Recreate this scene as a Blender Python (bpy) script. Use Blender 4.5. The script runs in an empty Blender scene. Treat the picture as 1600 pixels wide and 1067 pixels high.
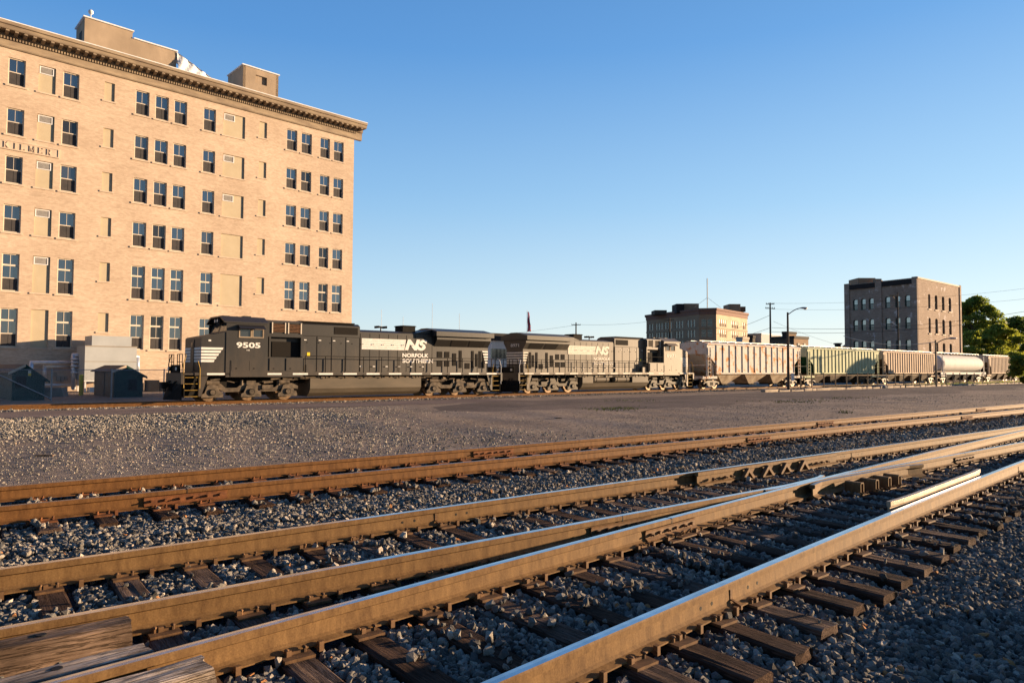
import bpy, bmesh, math, random
import numpy as np
from mathutils import Vector, Matrix
R=math.radians
random.seed(7); rng=np.random.default_rng(11)
scene=bpy.context.scene; col=scene.collection

# ------------------------------------------------------------ camera
F_PX,PITCH,ROLL,EYE=1083.5,0.03905,0.00467,1.56
cam_d=bpy.data.cameras.new('camera'); cam=bpy.data.objects.new('camera',cam_d); col.objects.link(cam)
cam_d.sensor_width=36; cam_d.lens=F_PX/1600*36; cam_d.clip_start=0.05; cam_d.clip_end=6000
cam.matrix_world=Matrix.Translation((0,0,EYE))@Matrix.Rotation(R(90)+PITCH,4,'X')@Matrix.Rotation(ROLL,4,'Z')
scene.camera=cam
# ------------------------------------------------------------ light
SUN_AZ,SUN_EL=R(18),R(7.0)       # azimuth measured from +X towards +Y
sv=Vector((math.cos(SUN_AZ)*math.cos(SUN_EL),math.sin(SUN_AZ)*math.cos(SUN_EL),math.sin(SUN_EL)))
sd=bpy.data.lights.new('sun','SUN'); sd.energy=5.0; sd.angle=R(0.5); sd.color=(1.0,0.70,0.42)
so=bpy.data.objects.new('sun',sd); col.objects.link(so); so.rotation_euler=(-sv).to_track_quat('-Z','Y').to_euler()
w=bpy.data.worlds.new('World'); scene.world=w; w.use_nodes=True
nt=w.node_tree; nt.nodes.clear()
sky=nt.nodes.new('ShaderNodeTexSky'); sky.sky_type='NISHITA'; sky.sun_disc=False
sky.sun_elevation=SUN_EL; sky.sun_rotation=R(90)-SUN_AZ; sky.altitude=200; sky.air_density=1.0; sky.dust_density=0.3; sky.ozone_density=2.5
bg=nt.nodes.new('ShaderNodeBackground'); bg.inputs[1].default_value=0.12
# clear evening air: the physical sky blended with the measured colour of a dry blue sky, paler towards the sun
def wn(ty,**k):
    n=nt.nodes.new(ty)
    for a,b in k.items(): setattr(n,a,b)
    return n
wt=wn('ShaderNodeTexCoord'); ws=wn('ShaderNodeSeparateXYZ'); nt.links.new(wt.outputs['Generated'],ws.inputs[0])
def wramp(stops):
    r=wn('ShaderNodeValToRGB'); e=r.color_ramp.elements; e[0].position=stops[0][0]; e[0].color=(*stops[0][1],1); e[1].position=stops[-1][0]; e[1].color=(*stops[-1][1],1)
    for p,c in stops[1:-1]: x=e.new(p); x.color=(*c,1)
    nt.links.new(ws.outputs[2],r.inputs[0]); return r.outputs[0]
ra=wramp([(0,(.60,.72,.78)),(.045,(.56,.74,.84)),(.12,(.41,.65,.86)),(.25,(.21,.47,.81)),(.42,(.075,.28,.68)),(.7,(.03,.14,.45)),(1,(.02,.09,.33))])
rb=wramp([(0,(.90,.84,.80)),(.035,(.90,.94,.95)),(.10,(.72,.86,.95)),(.22,(.43,.68,.93)),(.42,(.17,.42,.82)),(.7,(.06,.2,.5)),(1,(.02,.09,.33))])
dt=wn('ShaderNodeVectorMath',operation='DOT_PRODUCT'); nt.links.new(wt.outputs['Generated'],dt.inputs[0]); dt.inputs[1].default_value=(math.cos(SUN_AZ),math.sin(SUN_AZ),0)
mr_=wn('ShaderNodeMapRange'); mr_.inputs[1].default_value=-.45; mr_.inputs[2].default_value=.95; nt.links.new(dt.outputs['Value'],mr_.inputs[0])
mm=wn('ShaderNodeMix',data_type='RGBA'); nt.links.new(mr_.outputs[0],mm.inputs[0]); nt.links.new(ra,mm.inputs[6]); nt.links.new(rb,mm.inputs[7])
sc_=wn('ShaderNodeVectorMath',operation='SCALE'); sc_.inputs['Scale'].default_value=3.0; nt.links.new(mm.outputs[2],sc_.inputs[0])
mb_=wn('ShaderNodeMapRange'); mb_.inputs[1].default_value=-.6; mb_.inputs[2].default_value=.25; mb_.inputs[3].default_value=1.4; mb_.inputs[4].default_value=2.95; nt.links.new(ws.outputs[1],mb_.inputs[0]); nt.links.new(mb_.outputs[0],sc_.inputs['Scale'])
m2_=wn('ShaderNodeMix',data_type='RGBA'); m2_.inputs[0].default_value=.85; nt.links.new(sky.outputs[0],m2_.inputs[6]); nt.links.new(sc_.outputs[0],m2_.inputs[7])
ow=nt.nodes.new('ShaderNodeOutputWorld'); nt.links.new(m2_.outputs[2],bg.inputs[0]); nt.links.new(bg.outputs[0],ow.inputs[0])
scene.view_settings.view_transform='Standard'; scene.view_settings.look='None'; scene.view_settings.exposure=1.5; scene.view_settings.gamma=1

# ------------------------------------------------------------ pixel -> world helpers (1600x1067 photograph)
cp,sp_=math.cos(PITCH),math.sin(PITCH); cr,sr=math.cos(ROLL),math.sin(ROLL)
def ray(x,y):
    u=(x-800)/F_PX; v=-(y-533.5)/F_PX
    u2=u*cr-v*sr; v2=u*sr+v*cr
    return Vector((u2,cp-v2*sp_,sp_+v2*cp))
def onz(x,y,z):
    d=ray(x,y); return d*((z-EYE)/d.z)+Vector((0,0,EYE))
def at(x,y,Y):
    d=ray(x,y); return d*(Y/d.y)+Vector((0,0,EYE))
def onplane(x,y,P,n):
    d=ray(x,y); C=Vector((0,0,EYE)); return C+d*((Vector(P)-C).dot(n)/d.dot(n))

# ------------------------------------------------------------ object helpers
def link(o,parent=None,loc=(0,0,0),rz=0):
    col.objects.link(o)
    if parent is not None: o.parent=parent
    o.location=loc; o.rotation_euler=(0,0,rz); return o
def tag(o,label=None,cat=None,group=None,kind=None):
    if label: o['label']=label
    if cat: o['category']=cat
    if group: o['group']=group
    if kind: o['kind']=kind
    return o
def empty(name,loc=(0,0,0),rz=0,label=None,cat=None,group=None):
    o=bpy.data.objects.new(name,None); o.empty_display_size=.2
    link(o,None,loc,rz); return tag(o,label,cat,group)
kids={}
def copy_tree(o,parent=None):
    c=o.copy(); col.objects.link(c); c.parent=parent
    for ch in list(kids.get(o.name,[])):
        copy_tree(ch,c)
    return c
class MB:
    def __init__(s): s.v=[];s.f=[];s.m=[]
    def add(s,vs,fs,m=0):
        b=len(s.v); s.v+= [tuple(p) for p in vs]; s.f+=[tuple(b+i for i in f) for f in fs]; s.m+=[m]*len(fs); return s
    def box(s,x0,x1,y0,y1,z0,z1,m=0):
        return s.add([(x0,y0,z0),(x1,y0,z0),(x1,y1,z0),(x0,y1,z0),(x0,y0,z1),(x1,y0,z1),(x1,y1,z1),(x0,y1,z1)],
          [(3,2,1,0),(4,5,6,7),(0,1,5,4),(1,2,6,5),(2,3,7,6),(3,0,4,7)],m)
    def prism(s,pts,y0,y1,m=0,axis='y'):
        n=len(pts)
        if axis=='y': a=[(p[0],y0,p[1]) for p in pts]; b=[(p[0],y1,p[1]) for p in pts]
        elif axis=='x': a=[(y0,p[0],p[1]) for p in pts]; b=[(y1,p[0],p[1]) for p in pts]
        else: a=[(p[0],p[1],y0) for p in pts]; b=[(p[0],p[1],y1) for p in pts]
        return s.add(a+b,[tuple(range(n)),tuple(range(2*n-1,n-1,-1))]+[((i+1)%n,i,n+i,n+(i+1)%n) for i in range(n)],m)
    def cyl(s,p0,p1,r,n=10,m=0,r1=None,caps=True):
        p0=Vector(p0);p1=Vector(p1);r1=r if r1 is None else r1
        d=(p1-p0); L=d.length
        if L<1e-6: return s
        d/=L; a=Vector((0,0,1)) if abs(d.z)<.9 else Vector((1,0,0)); u=d.cross(a).normalized(); v=d.cross(u)
        A=[p0+(u*math.cos(2*math.pi*i/n)+v*math.sin(2*math.pi*i/n))*r for i in range(n)]
        B=[p1+(u*math.cos(2*math.pi*i/n)+v*math.sin(2*math.pi*i/n))*r1 for i in range(n)]
        fs=[(i,(i+1)%n,n+(i+1)%n,n+i) for i in range(n)]
        if caps: fs+=[tuple(range(n-1,-1,-1)),tuple(range(n,2*n))]
        return s.add(A+B,fs,m)
    def tube(s,pts,r,n=8,m=0):
        for a,b in zip(pts[:-1],pts[1:]): s.cyl(a,b,r,n,m)
        return s
    def ball(s,c,r,m=0,n=8,sc=(1,1,1)):
        vs=[];fs=[]
        for i in range(n+1):
            th=math.pi*i/n
            for j in range(n):
                ph=2*math.pi*j/n; vs.append((c[0]+r*sc[0]*math.sin(th)*math.cos(ph),c[1]+r*sc[1]*math.sin(th)*math.sin(ph),c[2]+r*sc[2]*math.cos(th)))
        for i in range(n):
            for j in range(n): fs.append((i*n+j,(i+1)*n+j,(i+1)*n+(j+1)%n,i*n+(j+1)%n))
        return s.add(vs,fs,m)
    def build(s,name,mats,parent=None,loc=(0,0,0),rz=0,smooth=False,fix=True):
        me=bpy.data.meshes.new(name); me.from_pydata(s.v,[],s.f)
        if not isinstance(mats,(list,tuple)): mats=[mats]
        for m in mats: me.materials.append(m)
        me.polygons.foreach_set('material_index',s.m)
        if fix:
            bm=bmesh.new(); bm.from_mesh(me); bmesh.ops.recalc_face_normals(bm,faces=bm.faces); bm.to_mesh(me); bm.free()
        if smooth: me.polygons.foreach_set('use_smooth',[True]*len(me.polygons))
        me.update()
        o=bpy.data.objects.new(name,me); link(o,parent,loc,rz)
        if parent is not None: kids.setdefault(parent.name,[]).append(o)
        return o

# ------------------------------------------------------------ materials
def nodes(name):
    m=bpy.data.materials.new(name); m.use_nodes=True; t=m.node_tree; return m,t,t.nodes['Principled BSDF']
def N(t,ty,**kw):
    n=t.nodes.new(ty)
    for k,v in kw.items(): setattr(n,k,v)
    return n
def ramp(t,fac,stops):
    r=N(t,'ShaderNodeValToRGB'); e=r.color_ramp.elements
    e[0].position,e[0].color=stops[0][0],(*stops[0][1],1)
    e[1].position,e[1].color=stops[-1][0],(*stops[-1][1],1)
    for p,c in stops[1:-1]:
        x=e.new(p); x.color=(*c,1)
    t.links.new(fac,r.inputs[0]); return r.outputs[0]
def coords(t,scale=(1,1,1),kind='Object'):
    tc=N(t,'ShaderNodeTexCoord'); mp=N(t,'ShaderNodeMapping'); mp.inputs['Scale'].default_value=scale
    t.links.new(tc.outputs[kind],mp.inputs[0]); return mp.outputs[0]
def noise(t,vec,scale,detail=5,rough=.6):
    n=N(t,'ShaderNodeTexNoise'); n.inputs['Scale'].default_value=scale; n.inputs['Detail'].default_value=detail; n.inputs['Roughness'].default_value=rough
    t.links.new(vec,n.inputs['Vector']); return n.outputs['Fac']
def bump(t,b,h,strength,dist=.01):
    n=N(t,'ShaderNodeBump'); n.inputs['Strength'].default_value=strength; n.inputs['Distance'].default_value=dist
    t.links.new(h,n.inputs['Height']); t.links.new(n.outputs[0],b.inputs['Normal'])
def mix(t,f,a,b):
    n=N(t,'ShaderNodeMix',data_type='RGBA')
    for s,v in ((0,f),(6,a),(7,b)):
        if isinstance(v,(tuple,list)): n.inputs[s].default_value=(*v,1)
        elif isinstance(v,(int,float)): n.inputs[s].default_value=v
        else: t.links.new(v,n.inputs[s])
    return n.outputs[2]
def pm(name,c1,c2=None,scale=3,rough=.7,metal=0,stretch=(1,1,1),lo=.35,hi=.65,bmp=0,bscale=30,bdist=.01,spec=.22,coat=0):
    m,t,b=nodes(name)
    b.inputs['Roughness'].default_value=rough; b.inputs['Metallic'].default_value=metal; b.inputs['Specular IOR Level'].default_value=spec
    if c2 is None: c2=tuple(x*.8 for x in c1)
    v=coords(t,stretch); f=noise(t,v,scale)
    t.links.new(ramp(t,f,[(lo,c2),(hi,c1)]),b.inputs['Base Color'])
    if bmp:
        v2=coords(t); bump(t,b,noise(t,v2,bscale,8),bmp,bdist)
    return m
def streaky(name,base,dirt,rust,rust_lo=.62,scale=1.2,rough=.8,vstretch=.35,fine=None):
    m,t,b=nodes(name); b.inputs['Roughness'].default_value=rough; b.inputs['Specular IOR Level'].default_value=.15
    v=coords(t,(1,1,vstretch)); f=noise(t,v,scale*3,8,.65)
    v2=coords(t,(1,1,1)); g=noise(t,v2,scale,7,.7)
    c=ramp(t,f,[(.3,dirt),(.62,base)])
    rf=ramp(t,g,[(rust_lo-.02,(0,0,0)),(rust_lo+.06,(1,1,1))])
    c=mix(t,rf,c,rust); t.links.new(c,b.inputs['Base Color'])
    bump(t,b,noise(t,v2,9,6),.25,.02)
    return m
def brick(name,c1,c2,mortar,bw=.215,rh=.075,mort=.008,patch=None,patch_lo=.6,mottle=.5):
    m,t,b=nodes(name); b.inputs['Roughness'].default_value=.9; b.inputs['Specular IOR Level'].default_value=.15
    tc=N(t,'ShaderNodeTexCoord'); sx=N(t,'ShaderNodeSeparateXYZ'); t.links.new(tc.outputs['Object'],sx.inputs[0])
    ad=N(t,'ShaderNodeMath',operation='ADD'); t.links.new(sx.outputs[0],ad.inputs[0]); t.links.new(sx.outputs[1],ad.inputs[1])
    cx=N(t,'ShaderNodeCombineXYZ'); t.links.new(ad.outputs[0],cx.inputs[0]); t.links.new(sx.outputs[2],cx.inputs[1])
    bt=N(t,'ShaderNodeTexBrick'); t.links.new(cx.outputs[0],bt.inputs['Vector'])
    bt.inputs['Color1'].default_value=(*c1,1); bt.inputs['Color2'].default_value=(*c2,1); bt.inputs['Mortar'].default_value=(*mortar,1)
    bt.inputs['Scale'].default_value=1; bt.inputs['Brick Width'].default_value=bw; bt.inputs['Row Height'].default_value=rh; bt.inputs['Mortar Size'].default_value=mort
    c=bt.outputs['Color']
    mp=N(t,'ShaderNodeMapping'); mp.inputs['Scale'].default_value=(.7,2.4,1); t.links.new(cx.outputs[0],mp.inputs[0])
    f=noise(t,mp.outputs[0],1.6,8,.75)
    k=N(t,'ShaderNodeMix',data_type='RGBA',blend_type='MULTIPLY'); k.inputs[0].default_value=mottle
    t.links.new(c,k.inputs[6]); t.links.new(ramp(t,f,[(.35,(.55,.5,.45)),(.6,(1.15,1.12,1.1))]),k.inputs[7]); c=k.outputs[2]
    g=noise(t,cx.outputs[0],.22,6,.6)
    k=N(t,'ShaderNodeMix',data_type='RGBA',blend_type='MULTIPLY'); k.inputs[0].default_value=.6
    t.links.new(c,k.inputs[6]); t.links.new(ramp(t,g,[(.3,(.72,.68,.64)),(.7,(1.12,1.12,1.12))]),k.inputs[7]); c=k.outputs[2]
    if patch:
        pf=ramp(t,noise(t,cx.outputs[0],.55,7,.7),[(patch_lo,(0,0,0)),(patch_lo+.03,(1,1,1))])
        c=mix(t,pf,c,patch)
    t.links.new(c,b.inputs['Base Color'])
    bump(t,b,bt.outputs['Fac'],-.3,.01)
    return m

M={}
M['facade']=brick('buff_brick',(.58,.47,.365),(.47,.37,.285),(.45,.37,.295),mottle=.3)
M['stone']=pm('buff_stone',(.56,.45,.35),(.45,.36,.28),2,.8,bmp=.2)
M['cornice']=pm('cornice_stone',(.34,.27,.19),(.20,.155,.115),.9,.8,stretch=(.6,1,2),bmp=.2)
M['panel']=pm('tan_infill_panel',(.45,.385,.275),(.41,.345,.24),.8,.8)
M['frame']=pm('cream_window_frame',(.62,.55,.45),(.55,.49,.4),2,.5)
M['whitemetal']=pm('white_metal',(.72,.72,.72),(.6,.6,.6),3,.5)
M['roofwhite']=pm('white_roof_flashing',(.75,.75,.75),(.6,.6,.6),3,.6)
M['stucco']=pm('tan_stucco',(.36,.28,.2),(.27,.21,.15),.8,.9,stretch=(1,1,.5),bmp=.3)
def glass(name,c,rough=.05,ior=2.2):
    m,t,b=nodes(name); b.inputs['Base Color'].default_value=(*c,1); b.inputs['Roughness'].default_value=rough; b.inputs['IOR'].default_value=ior
    v=coords(t); bump(t,b,noise(t,v,1.3,2),.06,.05); return m
M['glass']=glass('window_glass',(.010,.016,.03),.05,3.0); M['glass_b']=glass('window_glass_lighter',(.03,.035,.045),.07,2.5); M['glass_c']=glass('window_glass_duller',(.02,.02,.022),.12,1.8); M['screen']=pm('insect_screen',(.055,.05,.05),(.04,.038,.04),4,.7)
M['glass_far']=glass('far_window_glass',(.03,.035,.04),.12,1.9)
M['glass_pale']=glass('pale_reflecting_glass',(.06,.07,.08),.1,3.6)
M['glass_bright']=glass('sunlit_window_glass',(.7,.62,.52),.25,1.6)  # pale base colour paints in sun glare on these panes
M['black']=pm('dull_black',(.012,.011,.01),(.008,.008,.008),5,.7)
M['louver']=pm('vent_louver',(.72,.72,.74),(.66,.66,.68),5,.5); M['slat']=pm('vent_slat',(.30,.29,.28),(.24,.23,.22),5,.6)
# loco
def loco_paint(name,base,dust,amount,rough,gx=0):
    m,t,b=nodes(name)
    v=coords(t,(1,1,.3)); f=noise(t,v,1.8,8,.7)
    tc=N(t,'ShaderNodeTexCoord'); sx=N(t,'ShaderNodeSeparateXYZ'); t.links.new(tc.outputs['Object'],sx.inputs[0])
    mr=N(t,'ShaderNodeMapRange'); mr.inputs[1].default_value=1.0; mr.inputs[2].default_value=3.6; mr.inputs[3].default_value=amount+.25; mr.inputs[4].default_value=amount-.15
    t.links.new(sx.outputs[2],mr.inputs[0])
    ad=N(t,'ShaderNodeMath',operation='ADD'); t.links.new(mr.outputs[0],ad.inputs[0])
    sb=N(t,'ShaderNodeMath',operation='MULTIPLY_ADD'); t.links.new(f,sb.inputs[0]); sb.inputs[1].default_value=.9; sb.inputs[2].default_value=-.45
    t.links.new(sb.outputs[0],ad.inputs[1])
    mx_=N(t,'ShaderNodeMapRange'); mx_.inputs[1].default_value=2; mx_.inputs[2].default_value=20; mx_.inputs[3].default_value=gx; mx_.inputs[4].default_value=-gx; t.links.new(sx.outputs[0],mx_.inputs[0])
    a3=N(t,'ShaderNodeMath',operation='ADD'); t.links.new(ad.outputs[0],a3.inputs[0]); t.links.new(mx_.outputs[0],a3.inputs[1])
    cl=N(t,'ShaderNodeClamp'); t.links.new(a3.outputs[0],cl.inputs[0])
    t.links.new(mix(t,cl.outputs[0],base,dust),b.inputs['Base Color'])
    b.inputs['Roughness'].default_value=rough; bump(t,b,noise(t,coords(t),6,5),.12,.02); return m
M['paint1']=loco_paint('black_paint_road_dust',(.014,.013,.012),(.095,.068,.044),.08,.5)
M['paint2']=loco_paint('faded_black_paint_heavy_dust',(.04,.034,.027),(.21,.165,.115),.42,.6,.32)
M['under']=pm('grimy_running_gear',(.15,.115,.08),(.06,.048,.036),4,.75,bmp=.3)
M['under_dark']=pm('sooty_steel',(.016,.014,.012),(.009,.008,.007),4,.9,spec=.2)
M['tank']=pm('dusty_tank_steel',(.13,.105,.075),(.09,.075,.055),1.2,.6,stretch=(.4,1,1.5))
M['white']=pm('white_lettering',(.78,.76,.72),(.66,.64,.6),6,.6)
M['white2']=pm('faded_white_lettering',(.74,.69,.6),(.6,.55,.47),6,.7)
M['yellow']=pm('yellow_paint',(.85,.62,.03),(.75,.5,.03),6,.5)
M['dullyellow']=pm('grimy_yellow_paint',(.42,.27,.05),(.25,.16,.04),6,.7)
M['mesh_dark']=pm('dark_grille',(.014,.011,.009),(.008,.007,.006),20,.9,spec=.2)
M['copper']=pm('rusty_grille',(.28,.13,.06),(.12,.06,.03),8,.6,stretch=(1,1,6))
M['wheel']=pm('steel_wheel',(.3,.2,.12),(.16,.11,.07),6,.45,metal=.4)
M['lampglass']=pm('lamp_lens',(.8,.75,.65),(.7,.65,.6),5,.2)
# freight
M['hop_gray']=streaky('gray_paint_with_rust',(.58,.55,.50),(.46,.43,.39),(.50,.22,.08),.55,1.5)
M['hop_green']=streaky('pale_green_weathered',(.46,.48,.33),(.30,.34,.21),(.2,.22,.14),.68,1.0)
M['hop_dkgreen']=pm('dark_green_paint',(.02,.08,.04),(.015,.05,.03),3,.5)
M['hop_tan']=streaky('tan_weathered',(.50,.39,.29),(.33,.245,.18),(.20,.13,.09),.64,1.0)
M['hop_white']=streaky('off_white_tank_paint',(.55,.54,.52),(.48,.46,.44),(.4,.3,.22),.74,.6)
M['hop_under']=pm('grimy_hopper_sheet',(.46,.38,.28),(.26,.19,.13),1.5,.7,bmp=.2)
# rails and ground
def rail_mat(name,c1,c2):
    m,t,b=nodes(name); b.inputs['Roughness'].default_value=.7; b.inputs['Specular IOR Level'].default_value=.15
    v=coords(t,(1,1,.25)); f=noise(t,v,11,8,.75); g=noise(t,coords(t),90,4,.7)
    c=ramp(t,f,[(.3,c2),(.65,c1)])
    k=N(t,'ShaderNodeMix',data_type='RGBA',blend_type='MULTIPLY'); k.inputs[0].default_value=.5; t.links.new(c,k.inputs[6]); t.links.new(ramp(t,g,[(.35,(.6,.55,.5)),(.65,(1.2,1.2,1.2))]),k.inputs[7])
    t.links.new(k.outputs[2],b.inputs['Base Color']); bump(t,b,noise(t,coords(t),60,6),.35,.003); return m
M['rail']=rail_mat('rail_brown',(.21,.125,.052),(.09,.048,.02))
M['rail_rust']=rail_mat('rail_rusty',(.20,.098,.034),(.08,.036,.013))
M['railtop']=pm('polished_rail_head',(.62,.62,.64),(.45,.44,.45),5,.2,metal=1,stretch=(1,1,1),bmp=.15,bscale=25,bdist=.002)
M['railtop_dull']=pm('dull_rail_head',(.26,.21,.18),(.17,.13,.11),5,.4,metal=.8,bmp=.2,bscale=60,bdist=.002)
M['plate']=pm('rusty_plate',(.20,.11,.05),(.09,.05,.025),12,.7,bmp=.4,bscale=90,bdist=.003)
M['plate_red']=pm('red_rust_plate',(.22,.085,.03),(.10,.04,.018),12,.75,bmp=.4,bscale=90,bdist=.003)
def wood(name,c1,c2,c3,crack=.5):
    m,t,b=nodes(name); b.inputs['Roughness'].default_value=.92; b.inputs['Specular IOR Level'].default_value=.08
    v=coords(t,(1.2,34,34)); f=noise(t,v,2.5,10,.75); g=noise(t,coords(t,(1,1,1)),2.2,5,.6); q=noise(t,coords(t,(.9,15,15)),1.7,6,.6)
    c=ramp(t,f,[(.32,c3),(.45,c2),(.62,c1)])
    c=mix(t,ramp(t,g,[(.4,(0,0,0)),(.65,(.85,.85,.85))]),c,tuple(x*.4 for x in c2))
    ck=ramp(t,q,[(.47,(0,0,0)),(.5,(1,1,1)),(.53,(0,0,0))]); mu=N(t,'ShaderNodeMath',operation='MULTIPLY'); t.links.new(ck,mu.inputs[0]); mu.inputs[1].default_value=crack
    c=mix(t,mu.outputs[0],c,tuple(x*.5 for x in c3)); t.links.new(c,b.inputs['Base Color'])
    sb=N(t,'ShaderNodeMath',operation='SUBTRACT'); t.links.new(f,sb.inputs[0]); t.links.new(mu.outputs[0],sb.inputs[1]); bump(t,b,sb.outputs[0],.9,.015); return m
M['tie']=wood('creosote_tie_wood',(.115,.072,.05),(.065,.039,.028),(.012,.008,.006))
M['tie_gray']=wood('weathered_tie_wood',(.20,.145,.115),(.12,.08,.06),(.02,.013,.01))
M['timber']=wood('old_gray_timber',(.60,.50,.41),(.42,.33,.26),(.10,.07,.05),.8); M['timber_brown']=wood('old_brown_timber',(.34,.235,.165),(.21,.14,.095),(.05,.03,.02),.7)
m,t,b=nodes('ballast_stone'); b.inputs['Roughness'].default_value=.9; b.inputs['Specular IOR Level'].default_value=.12
at_=N(t,'ShaderNodeAttribute',attribute_type='INSTANCER',attribute_name='tint')
c=ramp(t,at_.outputs['Fac'],[(0,(.055,.052,.048)),(.25,(.11,.105,.095)),(.5,(.21,.195,.17)),(.75,(.36,.32,.265)),(.95,(.55,.48,.39)),(1,(.42,.2,.08))])
k=N(t,'ShaderNodeMix',data_type='RGBA',blend_type='MULTIPLY'); k.inputs[0].default_value=.5; t.links.new(c,k.inputs[6]); t.links.new(ramp(t,noise(t,coords(t),3,5),[(.35,(.6,.6,.6)),(.6,(1.1,1.1,1.1))]),k.inputs[7])
t.links.new(k.outputs[2],b.inputs['Base Color']); bump(t,b,noise(t,coords(t),6,4),.4,.15); M['stone_b']=m
m,t,b=nodes('stone_dark_inst')
def ground_mat(name,stops,sc,bsc,bd,gap_shade=False):
    m,t,b=nodes(name); b.inputs['Roughness'].default_value=.95; b.inputs['Specular IOR Level'].default_value=.08
    v=coords(t); f=noise(t,v,sc,10,.75); g=noise(t,v,.25,5,.6)
    c=ramp(t,f,stops)
    k=N(t,'ShaderNodeMix',data_type='RGBA',blend_type='MULTIPLY'); k.inputs[0].default_value=.8; t.links.new(c,k.inputs[6]); t.links.new(ramp(t,g,[(.35,(.72,.7,.7)),(.65,(1.15,1.13,1.1))]),k.inputs[7])
    cc=k.outputs[2]
    if gap_shade:  # ground under the ballast blackened, painting in shade between the stones
        dp=N(t,'ShaderNodeVectorMath',operation='DOT_PRODUCT'); t.links.new(v,dp.inputs[0]); dp.inputs[1].default_value=(-math.cos(R(52.1)),math.sin(R(52.1)),0)
        mr=N(t,'ShaderNodeMapRange'); mr.inputs[1].default_value=11.3; mr.inputs[2].default_value=11.8; t.links.new(dp.outputs['Value'],mr.inputs[0]); cc=mix(t,mr.outputs[0],(.035,.033,.032),cc)
    t.links.new(cc,b.inputs['Base Color'])
    vo=N(t,'ShaderNodeTexVoronoi'); vo.inputs['Scale'].default_value=bsc; t.links.new(v,vo.inputs['Vector'])
    ad=N(t,'ShaderNodeMath',operation='ADD'); t.links.new(vo.outputs['Distance'],ad.inputs[0]); t.links.new(noise(t,v,bsc*.4,6,.7),ad.inputs[1])
    bump(t,b,ad.outputs[0],1.0,bd); return m
M['gravel']=ground_mat('gravel_lot_surface',[(.3,(.14,.112,.09)),(.5,(.25,.20,.16)),(.72,(.46,.38,.30))],9,45,.02,True)
M['asphalt']=ground_mat('worn_asphalt',[(.3,(.17,.13,.11)),(.6,(.22,.17,.145)),(.8,(.26,.2,.17))],3,120,.004)
M['asphalt_dk']=ground_mat('dark_asphalt_lot',[(.3,(.115,.093,.08)),(.6,(.165,.133,.113)),(.8,(.28,.23,.19))],4,70,.012)
M['concrete']=pm('rough_concrete',(.40,.33,.25),(.24,.2,.16),1.5,.9,bmp=.6,bscale=8,bdist=.05)
M['grass']=pm('dry_green_grass',(.10,.13,.03),(.07,.09,.02),5,.8)
M['galv']=pm('galvanised_steel',(.35,.36,.38),(.25,.26,.28),8,.5,metal=.5)
M['postwood']=pm('brown_pole',(.10,.075,.055),(.06,.045,.035),6,.85,stretch=(1,1,.2))
M['rustpost']=pm('tan_painted_post',(.30,.22,.13),(.2,.14,.09),6,.6)
M['shed']=pm('dark_green_shed',(.015,.055,.045),(.012,.04,.035),2,.6)
M['shedtan']=pm('brown_shed_door',(.16,.12,.07),(.12,.09,.055),2,.6)
M['shedroof']=pm('shed_shingle',(.16,.12,.09),(.10,.075,.06),6,.9,stretch=(1,1,4))
M['pipe']=pm('aluminium_pipe',(.62,.64,.7),(.5,.52,.58),5,.35,metal=.5)
M['ac']=pm('pale_gray_sheet_metal',(.38,.40,.41),(.34,.36,.37),1,.5)
M['ac_side']=pm('gray_unit_side',(.3,.27,.23),(.25,.22,.19),1,.6)

# ------------------------------------------------------------ ground frame
A50=R(50); D50=Vector((math.sin(A50),math.cos(A50),0)); N50=Vector((-math.cos(A50),math.sin(A50),0))
A52=R(52.1); D52=Vector((math.sin(A52),math.cos(A52),0)); N52=Vector((-math.cos(A52),math.sin(A52),0))
A47=R(47); D47=Vector((math.sin(A47),math.cos(A47),0)); N47=Vector((-math.cos(A47),math.sin(A47),0))
LOT=-0.27
TRAIN_W=50.9*math.sin(A50)+.755      # centre line of the train track, distance along N50
TRAIN_Z=-0.27
def cB(a,off=0): p=D52*a+N52*(5.946+off); return p
def cA(a,off=0): p=D52*a+N52*(10.05+off); p.z=.06; return p
def cC(s,off=0):
    if s>24: o=3.3239+.03508*24-.0013*24*24+(-.0273)*(s-24)
    elif s<-8: o=3.3239+.03508*-8-.0013*64+.0559*(s+8)
    else: o=3.3239+.03508*s-.0013*s*s
    sl=-.0273 if s>24 else (.0559 if s<-8 else .03508-.0026*s)
    nn=(N47-D47*sl).normalized(); return D47*s+N47*o+nn*off
def cT(a,off=0): p=D50*a+N50*(TRAIN_W+off); p.z=TRAIN_Z; return p
def gz(x,y):
    """height of the ground sheet (numpy arrays)"""
    wv=-math.cos(A52)*x+math.sin(A52)*y
    xs=np.array([-60,-14,-4.,1.0,2.0,11.2,12.4,14,30,37,38.2,42.0,43,60,1500])
    zs=np.array([-.45,-.42,-.38,-.25,-.238,-.225,-.2,-.16,-.3,-.42,-.45,-.45,-.40,-.35,-.35])
    zs=np.array([-.45,-.42,-.38,-.25,-.238,-.215,-.17,-.15,-.285,-.40,-.455,-.455,-.38,-.33,-.33])
    z=np.interp(wv,xs,zs)
    s_=math.sin(A47)*x+math.cos(A47)*y; s_c=np.clip(s_,-8,24); u_=(-math.cos(A47)*x+math.sin(A47)*y)-(3.3239+.03508*s_c-.0013*s_c**2-.755)
    z=np.where(wv<8,z-.028,z); z=z-.055*np.clip((-u_-.35)/.5,0,1)
    lot=np.clip((wv-12.5)/2,0,1)*np.clip((30-wv)/3,0,1)
    z=z+lot*(.035*np.sin(x*.55+np.sin(y*.31)*1.7)*np.cos(y*.43+1.2*np.sin(x*.27))+.012*np.sin(x*2.3+y*1.1))
    return z
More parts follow.
